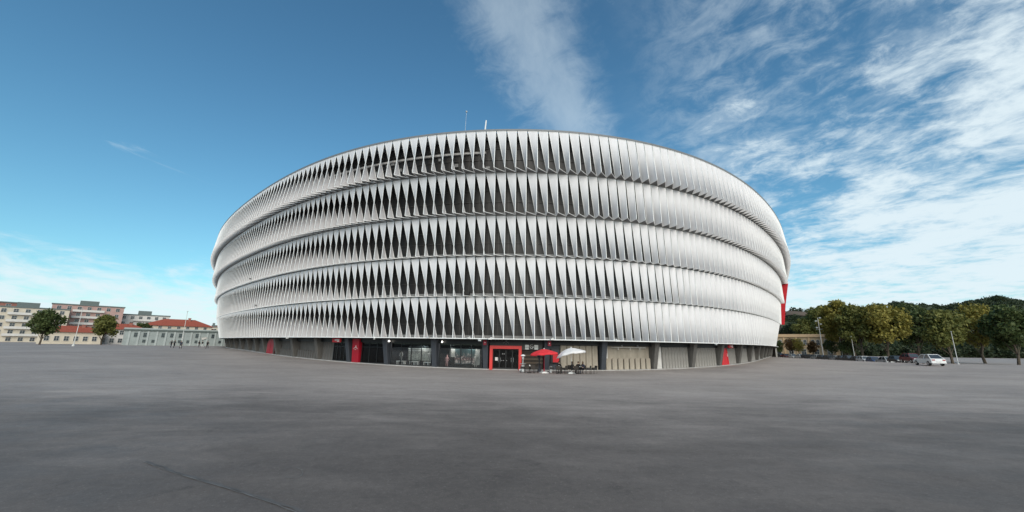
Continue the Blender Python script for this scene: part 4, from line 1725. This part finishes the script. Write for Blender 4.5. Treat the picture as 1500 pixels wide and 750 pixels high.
def tree(px, dep, hgt, rad, kind, label, seed, n=3500, size=.34, cat='tree', group=None, low=.3, base=None):
    p_ = at(px, dep) if base is None else Vector(base)
    rg = random.Random(seed)
    r_ = empty('tree', p_, rg.uniform(0, 6), label, cat, group)
    m1 = MB()
    hb = hgt * low
    tr = hgt * .018 + .06
    pts = [Vector((0, 0, -.2))]
    for k_ in range(1, 6):
        pts.append(Vector((rg.uniform(-.02, .02) * hgt, rg.uniform(-.02, .02) * hgt, hgt * .15 * k_)))
    for k_ in range(5):
        m1.bar(pts[k_], pts[k_ + 1], tr * (1 - .16 * k_), 0, 7, tr * (1 - .16 * (k_ + 1)))
    lobes = []
    nl = 17
    for k_ in range(nl):
        a = k_ * 2.4 + rg.uniform(-.4, .4)
        f_ = (k_ + .5) / nl
        zc_ = hb + (hgt - hb) * (.12 + .78 * f_)
        env = math.sin(math.pi * min(.95, .16 + .80 * f_)) ** .7
        rr = rad * env * rg.uniform(.35, .82)
        c = Vector((rr * math.cos(a), rr * math.sin(a), zc_))
        q = rad * rg.uniform(.24, .42)
        lobes.append((c.x, c.y, c.z, q, q, q * rg.uniform(.7, 1.0)))
        st = pts[min(5, 1 + int(f_ * 4))]
        md_ = st.lerp(c, .5) + Vector((0, 0, -.03 * hgt))
        m1.bar(st, md_, tr * .38, 0, 5, tr * .25)
        m1.bar(md_, c, tr * .25, 0, 5, tr * .08)
    m1.build('trunk', 'bark', r_)
    me = leaf_cloud(lobes, n, size, seed)
    me.materials.append(LEAF[kind])
    place('crown', me, r_)
    return r_


for px, dep, hgt, rad, kind, lab, n in (
        (1236, 128, 19.5, 6.2, 'gold', 'tall golden plane tree right of the slender mast, the biggest in view', 9000),
        (1207, 186, 24.0, 7.6, 'olive', 'tall olive plane tree right behind the floodlight mast', 8500),
        (1186, 190, 18.0, 6.6, 'olive', 'rounded olive tree left of the floodlight mast, behind the tan building', 7000),
        (1262, 118, 16.5, 6.0, 'olive', 'broad olive tree just right of the biggest golden plane tree', 7000),
        (1163, 205, 16.5, 6.5, 'dark', 'dark green tree behind the roof of the tan building, next to the rounded olive tree', 5000),
        (1146, 215, 14.0, 7.0, 'dark', 'dark green tree behind the tan building close to the stadium edge', 5000),
        (1222, 165, 19.0, 6.5, 'green', 'dark tree between the two tall plane trees', 5000),
        (1252, 150, 17.0, 7.0, 'green', 'shaded green tree behind the biggest golden plane tree', 5000)):
    tree(px, dep, hgt, rad, kind, lab, int(px), n, .42, group='tall trees beyond the car park')
for px, dep, hgt, rad, kind, lab in (
        (1141, 150, 6.2, 2.0, 'green', 'small green street tree nearest the stadium, before the tan building'),
        (1160, 148, 7.2, 2.6, 'rust', 'small rusty autumn tree before the middle of the tan building'),
        (1170, 146, 7.0, 2.4, 'gold', 'small golden street tree just right of the rusty one'),
        (1191, 142, 6.0, 2.0, 'rust', 'small reddish street tree left of the floodlight mast'),
        (1218, 132, 6.5, 2.6, 'green', 'small green tree in the shade of the tall plane trees'),
        (1241, 122, 6.0, 2.6, 'green', 'small green tree behind the parked cars at the far right')):
    tree(px, dep, hgt, rad, kind, lab, int(px * 3), 1500, .22, group='small street trees by the car park', low=.33)
# beyond the right edge of the photograph
for px, dep, hgt, rad, kind, lab in (
        (1300, 112, 16, 6, 'gold', 'golden tree right of the broad olive tree'),
        (1345, 120, 17, 6.5, 'green', 'green tree two places right of the broad olive tree'),
        (1392, 104, 14, 5.5, 'olive', 'olive tree third from the right edge'),
        (1440, 110, 16, 6, 'gold', 'golden tree second from the right edge'),
        (1488, 100, 15, 6, 'green', 'green tree at the right edge')):
    tree(px, dep, hgt, rad, kind, lab, int(px), 5000, .42, group='tall trees beyond the car park')
for px, dep, hgt, rad, kind, lab in (
        (205, 150, 8, 3.2, 'green', 'green tree behind the left end of the long low building'),
        (150, 120, 9, 3.4, 'olive', 'olive tree second from the left edge'),
        (60, 105, 9, 3.6, 'green', 'green tree near the left edge')):
    tree(px, dep, hgt, rad, kind, lab, int(px), 3000, .32, group='trees at the left')


# ------------------------------------------------------------------ buildings
def wall_windows(b, wmesh, pmesh, x0, x1, n, zs, y, skip=0):
    for z in zs:
        for i in range(n):
            if skip and random.random() < skip:
                continue
            x = x0 + (x1 - x0) * (i + .5) / n
            f_ = place('window', wmesh, b, Matrix.Translation((x, y, z)))
            place('pane', pmesh, f_)


def window_meshes(w2, h2, fm, arch=False, sill=True):
    m1 = MB()
    t = .07
    m1.box(-w2 - t, -w2, -.08, .05, -t, h2 + t)
    m1.box(w2, w2 + t, -.08, .05, -t, h2 + t)
    m1.box(-w2, w2, -.08, .05, h2, h2 + t)
    m1.box(-w2, w2, -.14 if sill else -.08, .05, -t, 0)
    m1.box(-.025, .025, -.05, .03, 0, h2)
    m1.box(-w2, -.025, -.05, .03, h2 * .55, h2 * .55 + .05)
    m1.box(.025, w2, -.05, .03, h2 * .55, h2 * .55 + .05)
    p1 = MB()
    p1.box(-w2, w2, -.02, .02, 0, h2)
    if arch:
        pts = [(w2 * math.cos(a), h2 + t + w2 * .8 * math.sin(a)) for a in np.linspace(0, math.pi, 9)]
        p1.prism_y(pts, -.03, .02)
        for a, b in zip(pts[:-1], pts[1:]):
            m1.bar((a[0] * 1.08, -.05, a[1] + .02), (b[0] * 1.08, -.05, b[1] + .02), .06)
    return m1.mesh('window', [fm]), p1.mesh('pane', ['pane_far'])


def facing(px, dep):
    return at(px, dep), -math.atan(dirx(px))


mat('wall_greygreen', (0.31, 0.35, 0.345), 0.85, 0.14, 0.5)
mat('wall_greygreen_pale', (0.40, 0.44, 0.435), 0.85, 0.1, 0.5)
mat('wall_cornice', (0.14, 0.17, 0.165), 0.8, 0.1)
mat('wall_cream', (0.60, 0.54, 0.44), 0.85, 0.1, 0.4)
mat('wall_tan', (0.36, 0.285, 0.185), 0.85, 0.15, 0.4)
mat('trim_tan', (0.50, 0.36, 0.22), 0.8, 0.1, 0.4)
mat('wall_pink', (0.45, 0.30, 0.27), 0.85, 0.12, 0.4)
mat('wall_brick', (0.32, 0.14, 0.11), 0.85, 0.15, 0.4)
mat('wall_white', (0.62, 0.60, 0.57), 0.85, 0.1, 0.4)
mat('roof_red', (0.34, 0.085, 0.05), 0.8, 0.25, 1.5, stretch=(3, 1, 1))
mat('roof_red_pale', (0.42, 0.14, 0.085), 0.8, 0.2, 1.5)

# long low grey-green building on the left
pa, rz = facing(262, 128)
pa.z = -.25
b = empty('low_building', pa, rz, 'long low grey-green building with two rows of small dark windows', 'building')
m1 = MB()
m1.box(-13, 13.2, 0, 9, -.6, 4.9)
m1.build('wall', 'wall_greygreen', b)
m1 = MB()
m1.box(-13.3, 13.5, -.35, 9.2, 4.9, 5.15)
m1.box(-13.15, 13.35, -.18, 9.1, 4.55, 4.9)
m1.build('cornice', 'wall_cornice', b)
m1 = MB()
m1.box(-13.2, 13.4, 0.2, 9, 5.15, 5.55)
m1.build('parapet', 'wall_greygreen_pale', b)
for i in range(12):
    x = -12 + i * 2.1
    m1 = MB()
    m1.box(x, x + .45, -.14, .02, -.4, 4.55)
    m1.build('pilaster', 'wall_greygreen_pale', b)
wm_, pm_ = window_meshes(.34, 1.15, 'wall_cornice')
wall_windows(b, wm_, pm_, -11.4, 13.8, 12, (2.9,), -.03, .22)
wm_, pm_ = window_meshes(.30, .75, 'wall_cornice')
wall_windows(b, wm_, pm_, -11.4, 13.8, 12, (1.2,), -.03, .45)
m1 = MB()
m1.add([(5.6, -.25, 2.9), (6.9, -.30, 3.2), (7.0, -.22, 2.6), (5.8, -.2, 2.2)], [(0, 1, 2, 3)])
m1.add([(5.6, -.22, 2.9), (6.9, -.27, 3.2), (7.0, -.19, 2.6), (5.8, -.17, 2.2)], [(3, 2, 1, 0)])
m1.build('awning', 'wall_white', b)


def hip_house(px, dep, w, d, wall_h, roof_h, wm__, label, floors=2, n=5, zoff=0, roof='roof_red', chim=True):
    p, rz = facing(px, dep)
    p.z = -.3 + zoff
    b = empty('house', p, rz, label, 'house')
    m1 = MB()
    m1.box(-w / 2, w / 2, 0, d, -.5, wall_h)
    m1.build('wall', wm__, b)
    m1 = MB()
    e = .6
    ins = min(d / 2, w * .3)
    m1.add([(-w / 2 - e, -e, wall_h), (w / 2 + e, -e, wall_h), (w / 2 + e, d + e, wall_h), (-w / 2 - e, d + e, wall_h), (-w / 2 + ins, d / 2, wall_h + roof_h), (w / 2 - ins, d / 2, wall_h + roof_h)],
           [(0, 1, 5, 4), (1, 2, 5), (2, 3, 4, 5), (3, 0, 4), (3, 2, 1, 0)])
    m1.box(-w / 2 - e - .05, w / 2 + e + .05, -e - .05, d + e + .05, wall_h - .12, wall_h - .005)
    rf = m1.build('roof', roof, b)
    if chim:
        m1 = MB()
        m1.box(w * .12, w * .12 + .9, d * .35, d * .35 + .7, wall_h + roof_h * .4, wall_h + roof_h * 1.15)
        m1.box(w * .12 - .1, w * .12 + 1.0, d * .35 - .1, d * .35 + .8, wall_h + roof_h * 1.15, wall_h + roof_h * 1.22)
        m1.build('chimney', 'wall_brick', rf)
    wm_, pm_ = window_meshes(.5, 1.4, 'wall_white')
    fh = wall_h / floors
    wall_windows(b, wm_, pm_, -w / 2 + .8, w / 2 - .8, n, [fh * k_ + fh * .32 for k_ in range(floors)], -.03)
    return b


hip_house(258, 165, 22, 12, 8.0, 2.9, 'wall_cream', 'cream house with a broad red hipped roof rising behind the low building', 3, 7)
hip_house(294, 172, 7, 9, 6.7, 1.7, 'wall_cream', 'small cream house with low dark red roof at the right end of the low building', 2, 3, chim=False)
hip_house(314.5, 140, 4.2, 5, 1.5, 1.5, 'wall_white', 'low white pavilion with an orange red roof by the stadium corner', 1, 3, roof='roof_red_pale', chim=False)


hip_house(176, 140, 12, 9, 5.6, 2.0, 'wall_white', 'white house with red hipped roof left of the long low building', 2, 5)
hip_house(104, 128, 14, 9, 4.2, 2.0, 'wall_cream', 'low cream house with red roof nearer the left edge', 1, 6)


def block(px, dep, w, d, h, floors, n, wm__, label, zoff=0.0, rot=0.0, roof_m='wall_cornice', balc=True):
    p, rz = facing(px, dep)
    p.z = -.5 + zoff
    b = empty('apartment_block', p, rz + rot, label, 'building', 'apartment blocks in the distance')
    m1 = MB()
    m1.box(-w / 2, w / 2, 0, d, -1, h)
    m1.build('wall', wm__, b)
    m1 = MB()
    m1.box(-w / 2 - .3, w / 2 + .3, -.3, d + .3, h, h + .5)
    m1.box(-w * .15, w * .12, d * .3, d * .6, h + .5, h + 2.6)
    m1.build('roof', roof_m, b)
    wm_, pm_ = window_meshes(.65, 1.5, 'wall_white')
    fh = h / floors
    wall_windows(b, wm_, pm_, -w / 2 + .6, w / 2 - .6, n, [fh * k_ + fh * .3 for k_ in range(floors)], -.03)
    if balc:
        for k_ in range(1, floors):
            m1 = MB()
            m1.box(-w * .22, w * .22, -1.1, -.002, fh * k_ - .05, fh * k_ + .1)
            m1.box(-w * .22, w * .22, -1.1, -1.04, fh * k_ + .1, fh * k_ + 1.0)
            m1.build('balcony', 'wall_white', b)
    return b


block(309.0, 230, 4.5, 10, 10.0, 3, 2, 'wall_cream', 'narrow cream block right of the low building')
block(317.5, 300, 9, 10, 13.5, 4, 4, 'wall_brick', 'brick red block in the gap beside the stadium')
block(326, 330, 9, 10, 13.0, 4, 4, 'wall_pink', 'pink block half hidden by the stadium edge')
block(322, 215, 11, 8, 5.2, 2, 5, 'wall_white', 'low white block in front of the brick red one', balc=False)
block(332, 205, 8, 8, 3.6, 1, 4, 'wall_pink', 'low pinkish block tucked behind the stadium corner', balc=False)
block(205, 210, 20, 12, 15, 5, 6, 'wall_white', 'white apartment block behind the left end of the low building')
block(120, 190, 24, 12, 18, 6, 7, 'wall_pink', 'pink apartment block second from the left edge')
block(30, 170, 24, 12, 15, 5, 7, 'wall_cream', 'cream apartment block at the left edge')
block(-60, 160, 24, 12, 17, 6, 7, 'wall_brick', 'brick apartment block beyond the left edge')

# tan building with arched windows on the right
pa, rz = facing(1166, 166)
b = empty('tan_building', pa + Vector((0, 0, -.1)), rz + .06, 'two-storey tan building with arched windows behind the parked cars', 'building')
m1 = MB()
m1.box(-26, 14.5, 0, 12, -.6, 9.0)
m1.build('wall', 'wall_tan', b)
m1 = MB()
m1.box(-26.3, 14.8, -.45, 12.3, 8.3, 9.5)
m1.build('cornice', 'trim_tan', b)
m1 = MB()
m1.box(-26.1, 14.6, -.12, .02, 4.3, 4.6)
m1.build('string_course', 'trim_tan', b)
for i in range(10):
    x = -25.6 + i * 4.3
    m1 = MB()
    m1.box(x, x + .6, -.2, .02, -.4, 8.3)
    m1.build('pilaster', 'trim_tan', b)
for zc_, w2, h2, ar_ in ((5.2, .55, 1.5, True), (1.3, .75, 2.0, False)):
    wm_, pm_ = window_meshes(w2, h2, 'wall_white', ar_)
    for i in range(9):
        for dx_ in ((-.8, .8) if ar_ else (0,)):
            f_ = place('window', wm_, b, Matrix.Translation((-25.3 + i * 4.3 + 2.15 + dx_, -.03, zc_)))
            place('pane', pm_, f_)
m1 = MB()
m1.box(-26, 14.5, -.06, .015, -.4, .9)
m1.build('base_course', 'wall_white', b)


# ------------------------------------------------------------------ lamp posts
def lamp_post(px, dep, hgt, label, kind):
    p_ = at(px, dep)
    r_ = empty('lamp_post', p_, -math.atan(dirx(px)), label, 'lamp post', 'lamp posts around the plaza')
    m1 = MB()
    m1.bar((0, 0, -.1), (0, 0, hgt), .15 if kind == 'flood' else .09, 0, 8, .09 if kind == 'flood' else .05)
    m1.lathe([(.26, 0), (.26, .25), (.17, .4)], 8)
    m1.build('pole', 'pole_grey', r_)
    if kind == 'flood':
        for i, z in enumerate((hgt - .1, hgt - 1.1, hgt - 2.1, hgt - 3.2)):
            sx = -1 if i % 2 else 1
            m1 = MB()
            m1.bar((0, 0, z), (sx * .45, -.1, z + .05), .045, 0, 5)
            m1.box(sx * .6 - .26, sx * .6 + .26, -.3, .06, z - .16, z + .22, ch=.04)
            m1.build('floodlight', 'galvanised', r_)
        m1 = MB()
        m1.bar((-.9, 0, hgt - 3.7), (.9, 0, hgt - 3.7), .05, 0, 5)
        m1.build('crossarm', 'galvanised', r_)
    else:
        m1 = MB()
        m1.bar((0, 0, hgt), (.0, -.75, hgt + .1), .04, 0, 6)
        m1.box(-.14, .14, -1.25, -.6, hgt + .06, hgt + .18, ch=.03)
        m1.build('lantern', 'galvanised', r_)


lamp_post(1205, 127, 13.3, 'tall galvanised floodlight mast with stacked lamps behind the parked cars', 'flood')
lamp_post(1233, 124, 6.9, 'shorter lamp post between the tall mast and the right side of the photo', 'l')
lamp_post(1250.5, 116, 6.9, 'slim lamp post farther right of the tall floodlight mast, nearer the camera', 'l')
lamp_post(1138, 150, 6.5, 'slim lamp post close to the right edge of the stadium', 'l')
lamp_post(266.5, 105, 9.2, 'slim lamp post in front of the low grey-green building', 'l')
lamp_post(1400, 92, 7.5, 'lamp post second from the right edge', 'l')
lamp_post(110, 92, 8.5, 'lamp post nearest the left edge', 'l')

# ------------------------------------------------------------------ parked cars
def car_paint(name, rgb):
    return mat('paint_' + name, rgb, 0.3, 0.03, 1, 0.6)


CARM = {}


def car_meshes():
    W2 = .86
    d = {}
    # body side profile (x along the car, nose at -x)
    low = [(-2.12, .30), (-2.15, .52), (-2.05, .72), (-1.15, .90), (1.95, .94), (2.10, .78), (2.12, .34)]
    m1 = MB()
    n = len(low)
    ring = []
    for yy, ins in ((-W2, .06), (-W2 + .10, 0), (W2 - .10, 0), (W2, .06)):
        ring.append([(x * (1 - ins * .25), yy, z if z < .6 else z - ins * .5) for x, z in low])
    vs_ = [p for r_ in ring for p in r_]
    fs = []
    for j in range(3):
        for i in range(n):
            a, b = j * n + i, j * n + (i + 1) % n
            fs.append((a, b, b + n, a + n))
    fs += [tuple(range(n - 1, -1, -1)), tuple(range(3 * n, 4 * n))]
    m1.add(vs_, fs)
    # roof shell on pillars
    m1.add([(-.35, -.62, 1.42), (1.15, -.62, 1.43), (1.15, .62, 1.43), (-.35, .62, 1.42), (-.30, -.58, 1.48), (1.10, -.58, 1.49), (1.10, .58, 1.49), (-.30, .58, 1.48)],
           [(3, 2, 1, 0), (4, 5, 6, 7), (0, 1, 5, 4), (1, 2, 6, 5), (2, 3, 7, 6), (3, 0, 4, 7)])
    for sx in (-1, 1):
        m1.bar((-1.1, sx * .78, .86), (-.33, sx * .60, 1.44), .04, 0, 5)
        m1.bar((.45, sx * .80, .92), (.42, sx * .62, 1.44), .04, 0, 5)
        m1.bar((1.85, sx * .78, .90), (1.12, sx * .60, 1.45), .05, 0, 5)
    d['body'] = m1
    m1 = MB()
    c0_ = [(-1.08, -.76, .86), (1.83, -.76, .90), (1.83, .76, .90), (-1.08, .76, .86), (-.34, -.60, 1.43), (1.12, -.60, 1.44), (1.12, .60, 1.44), (-.34, .60, 1.43)]
    m1.hexa(c0_)
    d['glasshouse'] = m1
    m1 = MB()
    m1.bar((0, -.10, 0), (0, .10, 0), .31, 0, 14)
    d['wheel'] = m1
    m1 = MB()
    m1.bar((0, -.115, 0), (0, .115, 0), .19, 0, 10)
    d['rim'] = m1
    m1 = MB()
    m1.box(-.06, .06, -.17, .17, -.07, .07, ch=.03)
    d['light'] = m1
    m1 = MB()
    m1.box(-.02, .02, -.26, .26, -.06, .06)
    d['plate'] = m1
    return d


mat('tail_red', (0.35, 0.01, 0.01), 0.3)
_cm = car_meshes()
SH = dict(glass=_cm['glasshouse'].mesh('windows', ['pane_far']), tyre=_cm['wheel'].mesh('wheel', ['rubber']), rim=_cm['rim'].mesh('rim', ['chrome']),
          head=_cm['light'].mesh('headlight', ['chrome']), tail=_cm['light'].mesh('tail_light', ['tail_red']), plate=_cm['plate'].mesh('number_plate', ['paper']))


def parked_car(px, dep, rz, colour, rgb, label, sc=1.0):
    p_ = at(px, dep)
    r_ = empty('parked_car', p_, rz, label, 'car', 'cars parked along the far side of the plaza')
    r_.scale = (1, 1, sc)
    if colour not in CARM:
        car_paint(colour, rgb)
        CARM[colour] = _cm['body'].mesh('body', ['paint_' + colour])
    place('body', CARM[colour], r_)
    place('windows', SH['glass'], r_)
    for x in (-1.35, 1.32):
        for y in (-.78, .78):
            w__ = place('wheel', SH['tyre'], r_, Matrix.Translation((x, y, .31)))
            place('rim', SH['rim'], w__)
    for y in (-.6, .6):
        place('headlight', SH['head'], r_, Matrix.Translation((-2.07, y, .66)))
        place('tail_light', SH['tail'], r_, Matrix.Translation((2.07, y, .76)))
    place('number_plate', SH['plate'], r_, Matrix.Translation((-2.15, 0, .45)))
    place('number_plate', SH['plate'], r_, Matrix.Translation((2.135, 0, .55)))


cars = [
    (1133, 'black', (.012, .012, .014), 'black car nearest the edge of the stadium'),
    (1141.5, 'black', (.012, .012, .014), 'second black car from the stadium edge'),
    (1150.5, 'claret', (.14, .018, .02), 'dark red car left of the two white cars'),
    (1160.5, 'white', (.75, .75, .74), 'left one of the two white cars side by side'),
    (1170.5, 'white', (.75, .75, .74), 'right one of the two white cars side by side'),
    (1180.0, 'black', (.012, .012, .014), 'black car just right of the two white cars'),
    (1187.5, 'graphite', (.05, .052, .055), 'graphite car left of the silver one by the tall mast'),
    (1194.5, 'silver', (.42, .43, .43), 'silver car just left of the tall floodlight mast'),
    (1204.0, 'black', (.012, .012, .014), 'black car directly behind the foot of the tall floodlight mast'),
    (1213.5, 'graphite', (.05, .052, .055), 'graphite car right of the tall floodlight mast'),
    (1223.5, 'silver', (.42, .43, .43), 'silver car left of the shorter lamp post'),
    (1232.5, 'black', (.012, .012, .014), 'black car at the foot of the shorter lamp post'),
    (1242.0, 'graphite', (.05, .052, .055), 'graphite car right of the shorter lamp post'),
    (1252.0, 'black', (.012, .012, .014), 'black car by the slim lamp post that stands nearest'),
    (1264, 'white', (.75, .75, .74), 'white car right of the slim lamp post that stands nearest'),
    (1278, 'blue', (.03, .06, .16), 'blue car among those parked farther right'),
    (1294, 'silver', (.42, .43, .43), 'silver car right of the blue one'),
    (1312, 'black', (.012, .012, .014), 'black car two places right of the blue one'),
    (1334, 'claret', (.14, .018, .02), 'dark red car near the right end of the row'),
    (1358, 'white', (.75, .75, .74), 'white car at the right end of the row'),
]
for i, (px, cn, rgb, lab) in enumerate(cars):
    dep = 150 - (px - 1133) * 0.40
    parked_car(px, dep, math.pi / 2 - math.atan(dirx(px)) + random.uniform(.35, .5) + (math.pi if i % 3 == 1 else 0), cn, rgb, lab, random.choice((1.0, 1.06, 1.12)))

# ------------------------------------------------------------------ hills and far wood
def hill(name, pts, depth0, depth1, seed, m, label, zbase=-4):
    """ridge given as (photo column, height) from left to right; rises from depth0 to its crest at depth1"""
    rg = np.random.default_rng(seed)
    m1 = MB()
    cols_ = np.linspace(pts[0][0], pts[-1][0], 90)
    hs = np.interp(cols_, [p[0] for p in pts], [p[1] for p in pts])
    hs = hs * .88 + np.convolve(rg.normal(size=90) * hs.mean() * .05, [.25, .5, .25], 'same')
    rows = 14
    for j in range(rows):
        t = j / (rows - 1)
        dep = depth0 + (depth1 - depth0) * min(1, t / .75) + max(0, t - .75) * 4 * (depth1 - depth0)
        for i, c in enumerate(cols_):
            hh = hs[i] * math.sin(min(1, t / .75) * math.pi / 2) ** 1.3 * (1 if t <= .75 else 1 - (t - .75) * 2.2)
            hh += rg.normal() * .012 * hs[i]
            m1.v.append((dirx(c) * dep, dep, zbase + max(0, hh)))
    n = len(cols_)
    for j in range(rows - 1):
        for i in range(n - 1):
            a = j * n + i
            m1.f.append((a, a + 1, a + 1 + n, a + n))
            m1.m.append(0)
    return tag(m1.build(name, m, None, None, True), label, 'hill', kind='structure')


mat('hill_wood', (0.055, 0.066, 0.038), 0.95, 0.45, .02, .1, bump=.6, bscale=.05)
mat('hill_far', (0.12, 0.13, 0.115), 0.95, 0.3, .01, .1, bump=.4, bscale=.03)
mat('field_brown', (0.14, 0.105, 0.08), 0.95, 0.25, .03, .1)
hill('hill', [(1085, 60), (1120, 82), (1150, 84), (1165, 88), (1185, 86), (1210, 80), (1240, 84), (1270, 92), (1330, 105), (1400, 98), (1480, 120), (1560, 100), (1640, 60)], 330, 760, 3, 'hill_wood', 'dark wooded hill behind the trees at the right')
hill('hill', [(150, 10), (230, 22), (290, 30), (318, 44), (345, 60), (380, 70), (430, 60)], 700, 1400, 5, 'hill_far', 'low distant hill behind the roofs at the left')
hill('hill', [(-160, 40), (-60, 60), (40, 48), (120, 30), (200, 16)], 700, 1300, 8, 'hill_far', 'distant hill toward the left edge')
# open brown field on the slope and the woods around it
RIDGE = [(1085, 60), (1120, 82), (1150, 84), (1165, 88), (1185, 86), (1210, 80), (1240, 84), (1270, 92), (1330, 105), (1400, 98), (1480, 120), (1560, 100), (1640, 60)]


def hill_z(px, t):
    hh = float(np.interp(px, [p[0] for p in RIDGE], [p[1] for p in RIDGE])) * .88
    return -4 + hh * math.sin(min(1, t / .75) * math.pi / 2) ** 1.3


m1 = MB()
cols_ = np.linspace(1152, 1197, 12)
ts_ = np.linspace(.42, .54, 6)
for j, t in enumerate(ts_):
    for i, c in enumerate(cols_):
        dep = 330 + 430 * t / .75
        cc = c + 5 * math.sin(j * 1.3) * (1 if i in (0, 11) else 0) + (t - .4) * 60
        m1.v.append((dirx(cc) * dep, dep, hill_z(cc, t) + 1.3))
for j in range(5):
    for i in range(11):
        a = j * 12 + i
        m1.f.append((a, a + 1, a + 13, a + 12))
        m1.m.append(0)
tag(m1.build('field', 'field_brown', None, None, True), 'open brown field on the hillside right of the stadium', 'field', kind='structure')
rg = random.Random(11)
lob = []
for i in range(420):
    px = rg.uniform(1128, 1580)
    dep = rg.uniform(230, 300)
    hh = rg.uniform(5, 9) + (dep - 230) * .05
    lob.append((dirx(px) * dep, dep, hh * .6 - 2, rg.uniform(3, 6), rg.uniform(3, 6), hh * .55))
me = leaf_cloud(lob, 110000, .8, 77, .7)
me.materials.append(LEAF['dark'])
tag(place('far_wood', me), 'mass of dark green trees on the slope behind the tan building', 'wood', kind='stuff')
lob = []
while len(lob) < 420:
    px = rg.uniform(1105, 1560)
    t = rg.uniform(.12, .76)
    if 1149 < px - (t - .4) * 60 < 1200 and .385 < t < .575:
        continue
    dep = 330 + 430 * t / .75
    q = rg.uniform(4, 8)
    lob.append((dirx(px) * dep, dep, hill_z(px, t) + 1, q, q, rg.uniform(3, 5.5)))
me = leaf_cloud(lob, 60000, 1.5, 78, .7)
me.materials.append(LEAF['dark'])
tag(place('far_wood', me), 'woodland covering the hill behind the trees at the right', 'wood', kind='stuff')

# ------------------------------------------------------------------ details of the asphalt
def ground_strip(name, pts, wid, m, lift, seed, jag=.4):
    rg = random.Random(seed)
    P_ = []
    for (xa, ya), (xb, yb) in zip(pts[:-1], pts[1:]):
        nn = max(2, int(math.hypot(xb - xa, yb - ya) / .12))
        for k_ in range(nn):
            P_.append((xa + (xb - xa) * k_ / nn, ya + (yb - ya) * k_ / nn))
    P_.append(pts[-1])
    m1 = MB()
    for i, (x, y) in enumerate(P_):
        a, b = P_[max(0, i - 1)], P_[min(len(P_) - 1, i + 1)]
        L_ = math.hypot(b[0] - a[0], b[1] - a[1])
        nx_, ny_ = -(b[1] - a[1]) / L_, (b[0] - a[0]) / L_
        w1, w2 = wid * (1 + rg.uniform(-jag, jag)) / 2, wid * (1 + rg.uniform(-jag, jag)) / 2
        j_ = rg.uniform(-1, 1) * wid * jag * .5
        for s_, wv in ((1, w1), (-1, w2)):
            xx, yy = x + nx_ * (s_ * wv + j_), y + ny_ * (s_ * wv + j_)
            m1.v.append((xx, yy, g(xx, yy) + lift))
    for i in range(len(P_) - 1):
        a = i * 2
        m1.f.append((a, a + 1, a + 3, a + 2))
        m1.m.append(0)
    return tag(m1.build(name, m, plaza), kind='stuff')


mat('asphalt_dark', (0.112, 0.105, 0.100), 0.75, 0.25, 3, bump=.3, bscale=60)
mat('asphalt_pale', (0.17, 0.165, 0.16), 0.85, 0.3, 3, bump=.3, bscale=60)
def px_ground(px, py):
    u0, v0 = px - PPX, py - PPY
    u = u0 * math.cos(ROLL) + v0 * math.sin(ROLL)
    v = -u0 * math.sin(ROLL) + v0 * math.cos(ROLL)
    dx_, dy_, dz_ = u, F_PX * math.cos(PITCH) + v * math.sin(PITCH), F_PX * math.sin(PITCH) - v * math.cos(PITCH)
    t = CAM_Z / -dz_
    for _ in range(12):
        t = (CAM_Z - g(dx_ * t, dy_ * t)) / -dz_
    return (dx_ * t, dy_ * t)


seam = [px_ground(*p) for p in ((215, 676), (250, 689), (296, 703), (345, 717), (395, 733), (445, 751), (540, 790))]
ground_strip('joint_fill', seam, .045, 'asphalt_dark', .006, 1, .6)
ground_strip('joint_edge', [(x - .01, y - .045) for x, y in seam], .014, 'asphalt_pale', .010, 2, .7)

ring = [px_ground(428 + 15 * math.cos(a), 693 + 8 * math.sin(a)) for a in np.linspace(-2.4, 2.3, 22)]
ground_strip('ring_scuff', ring, .012, 'asphalt_pale', .007, 6, .8)
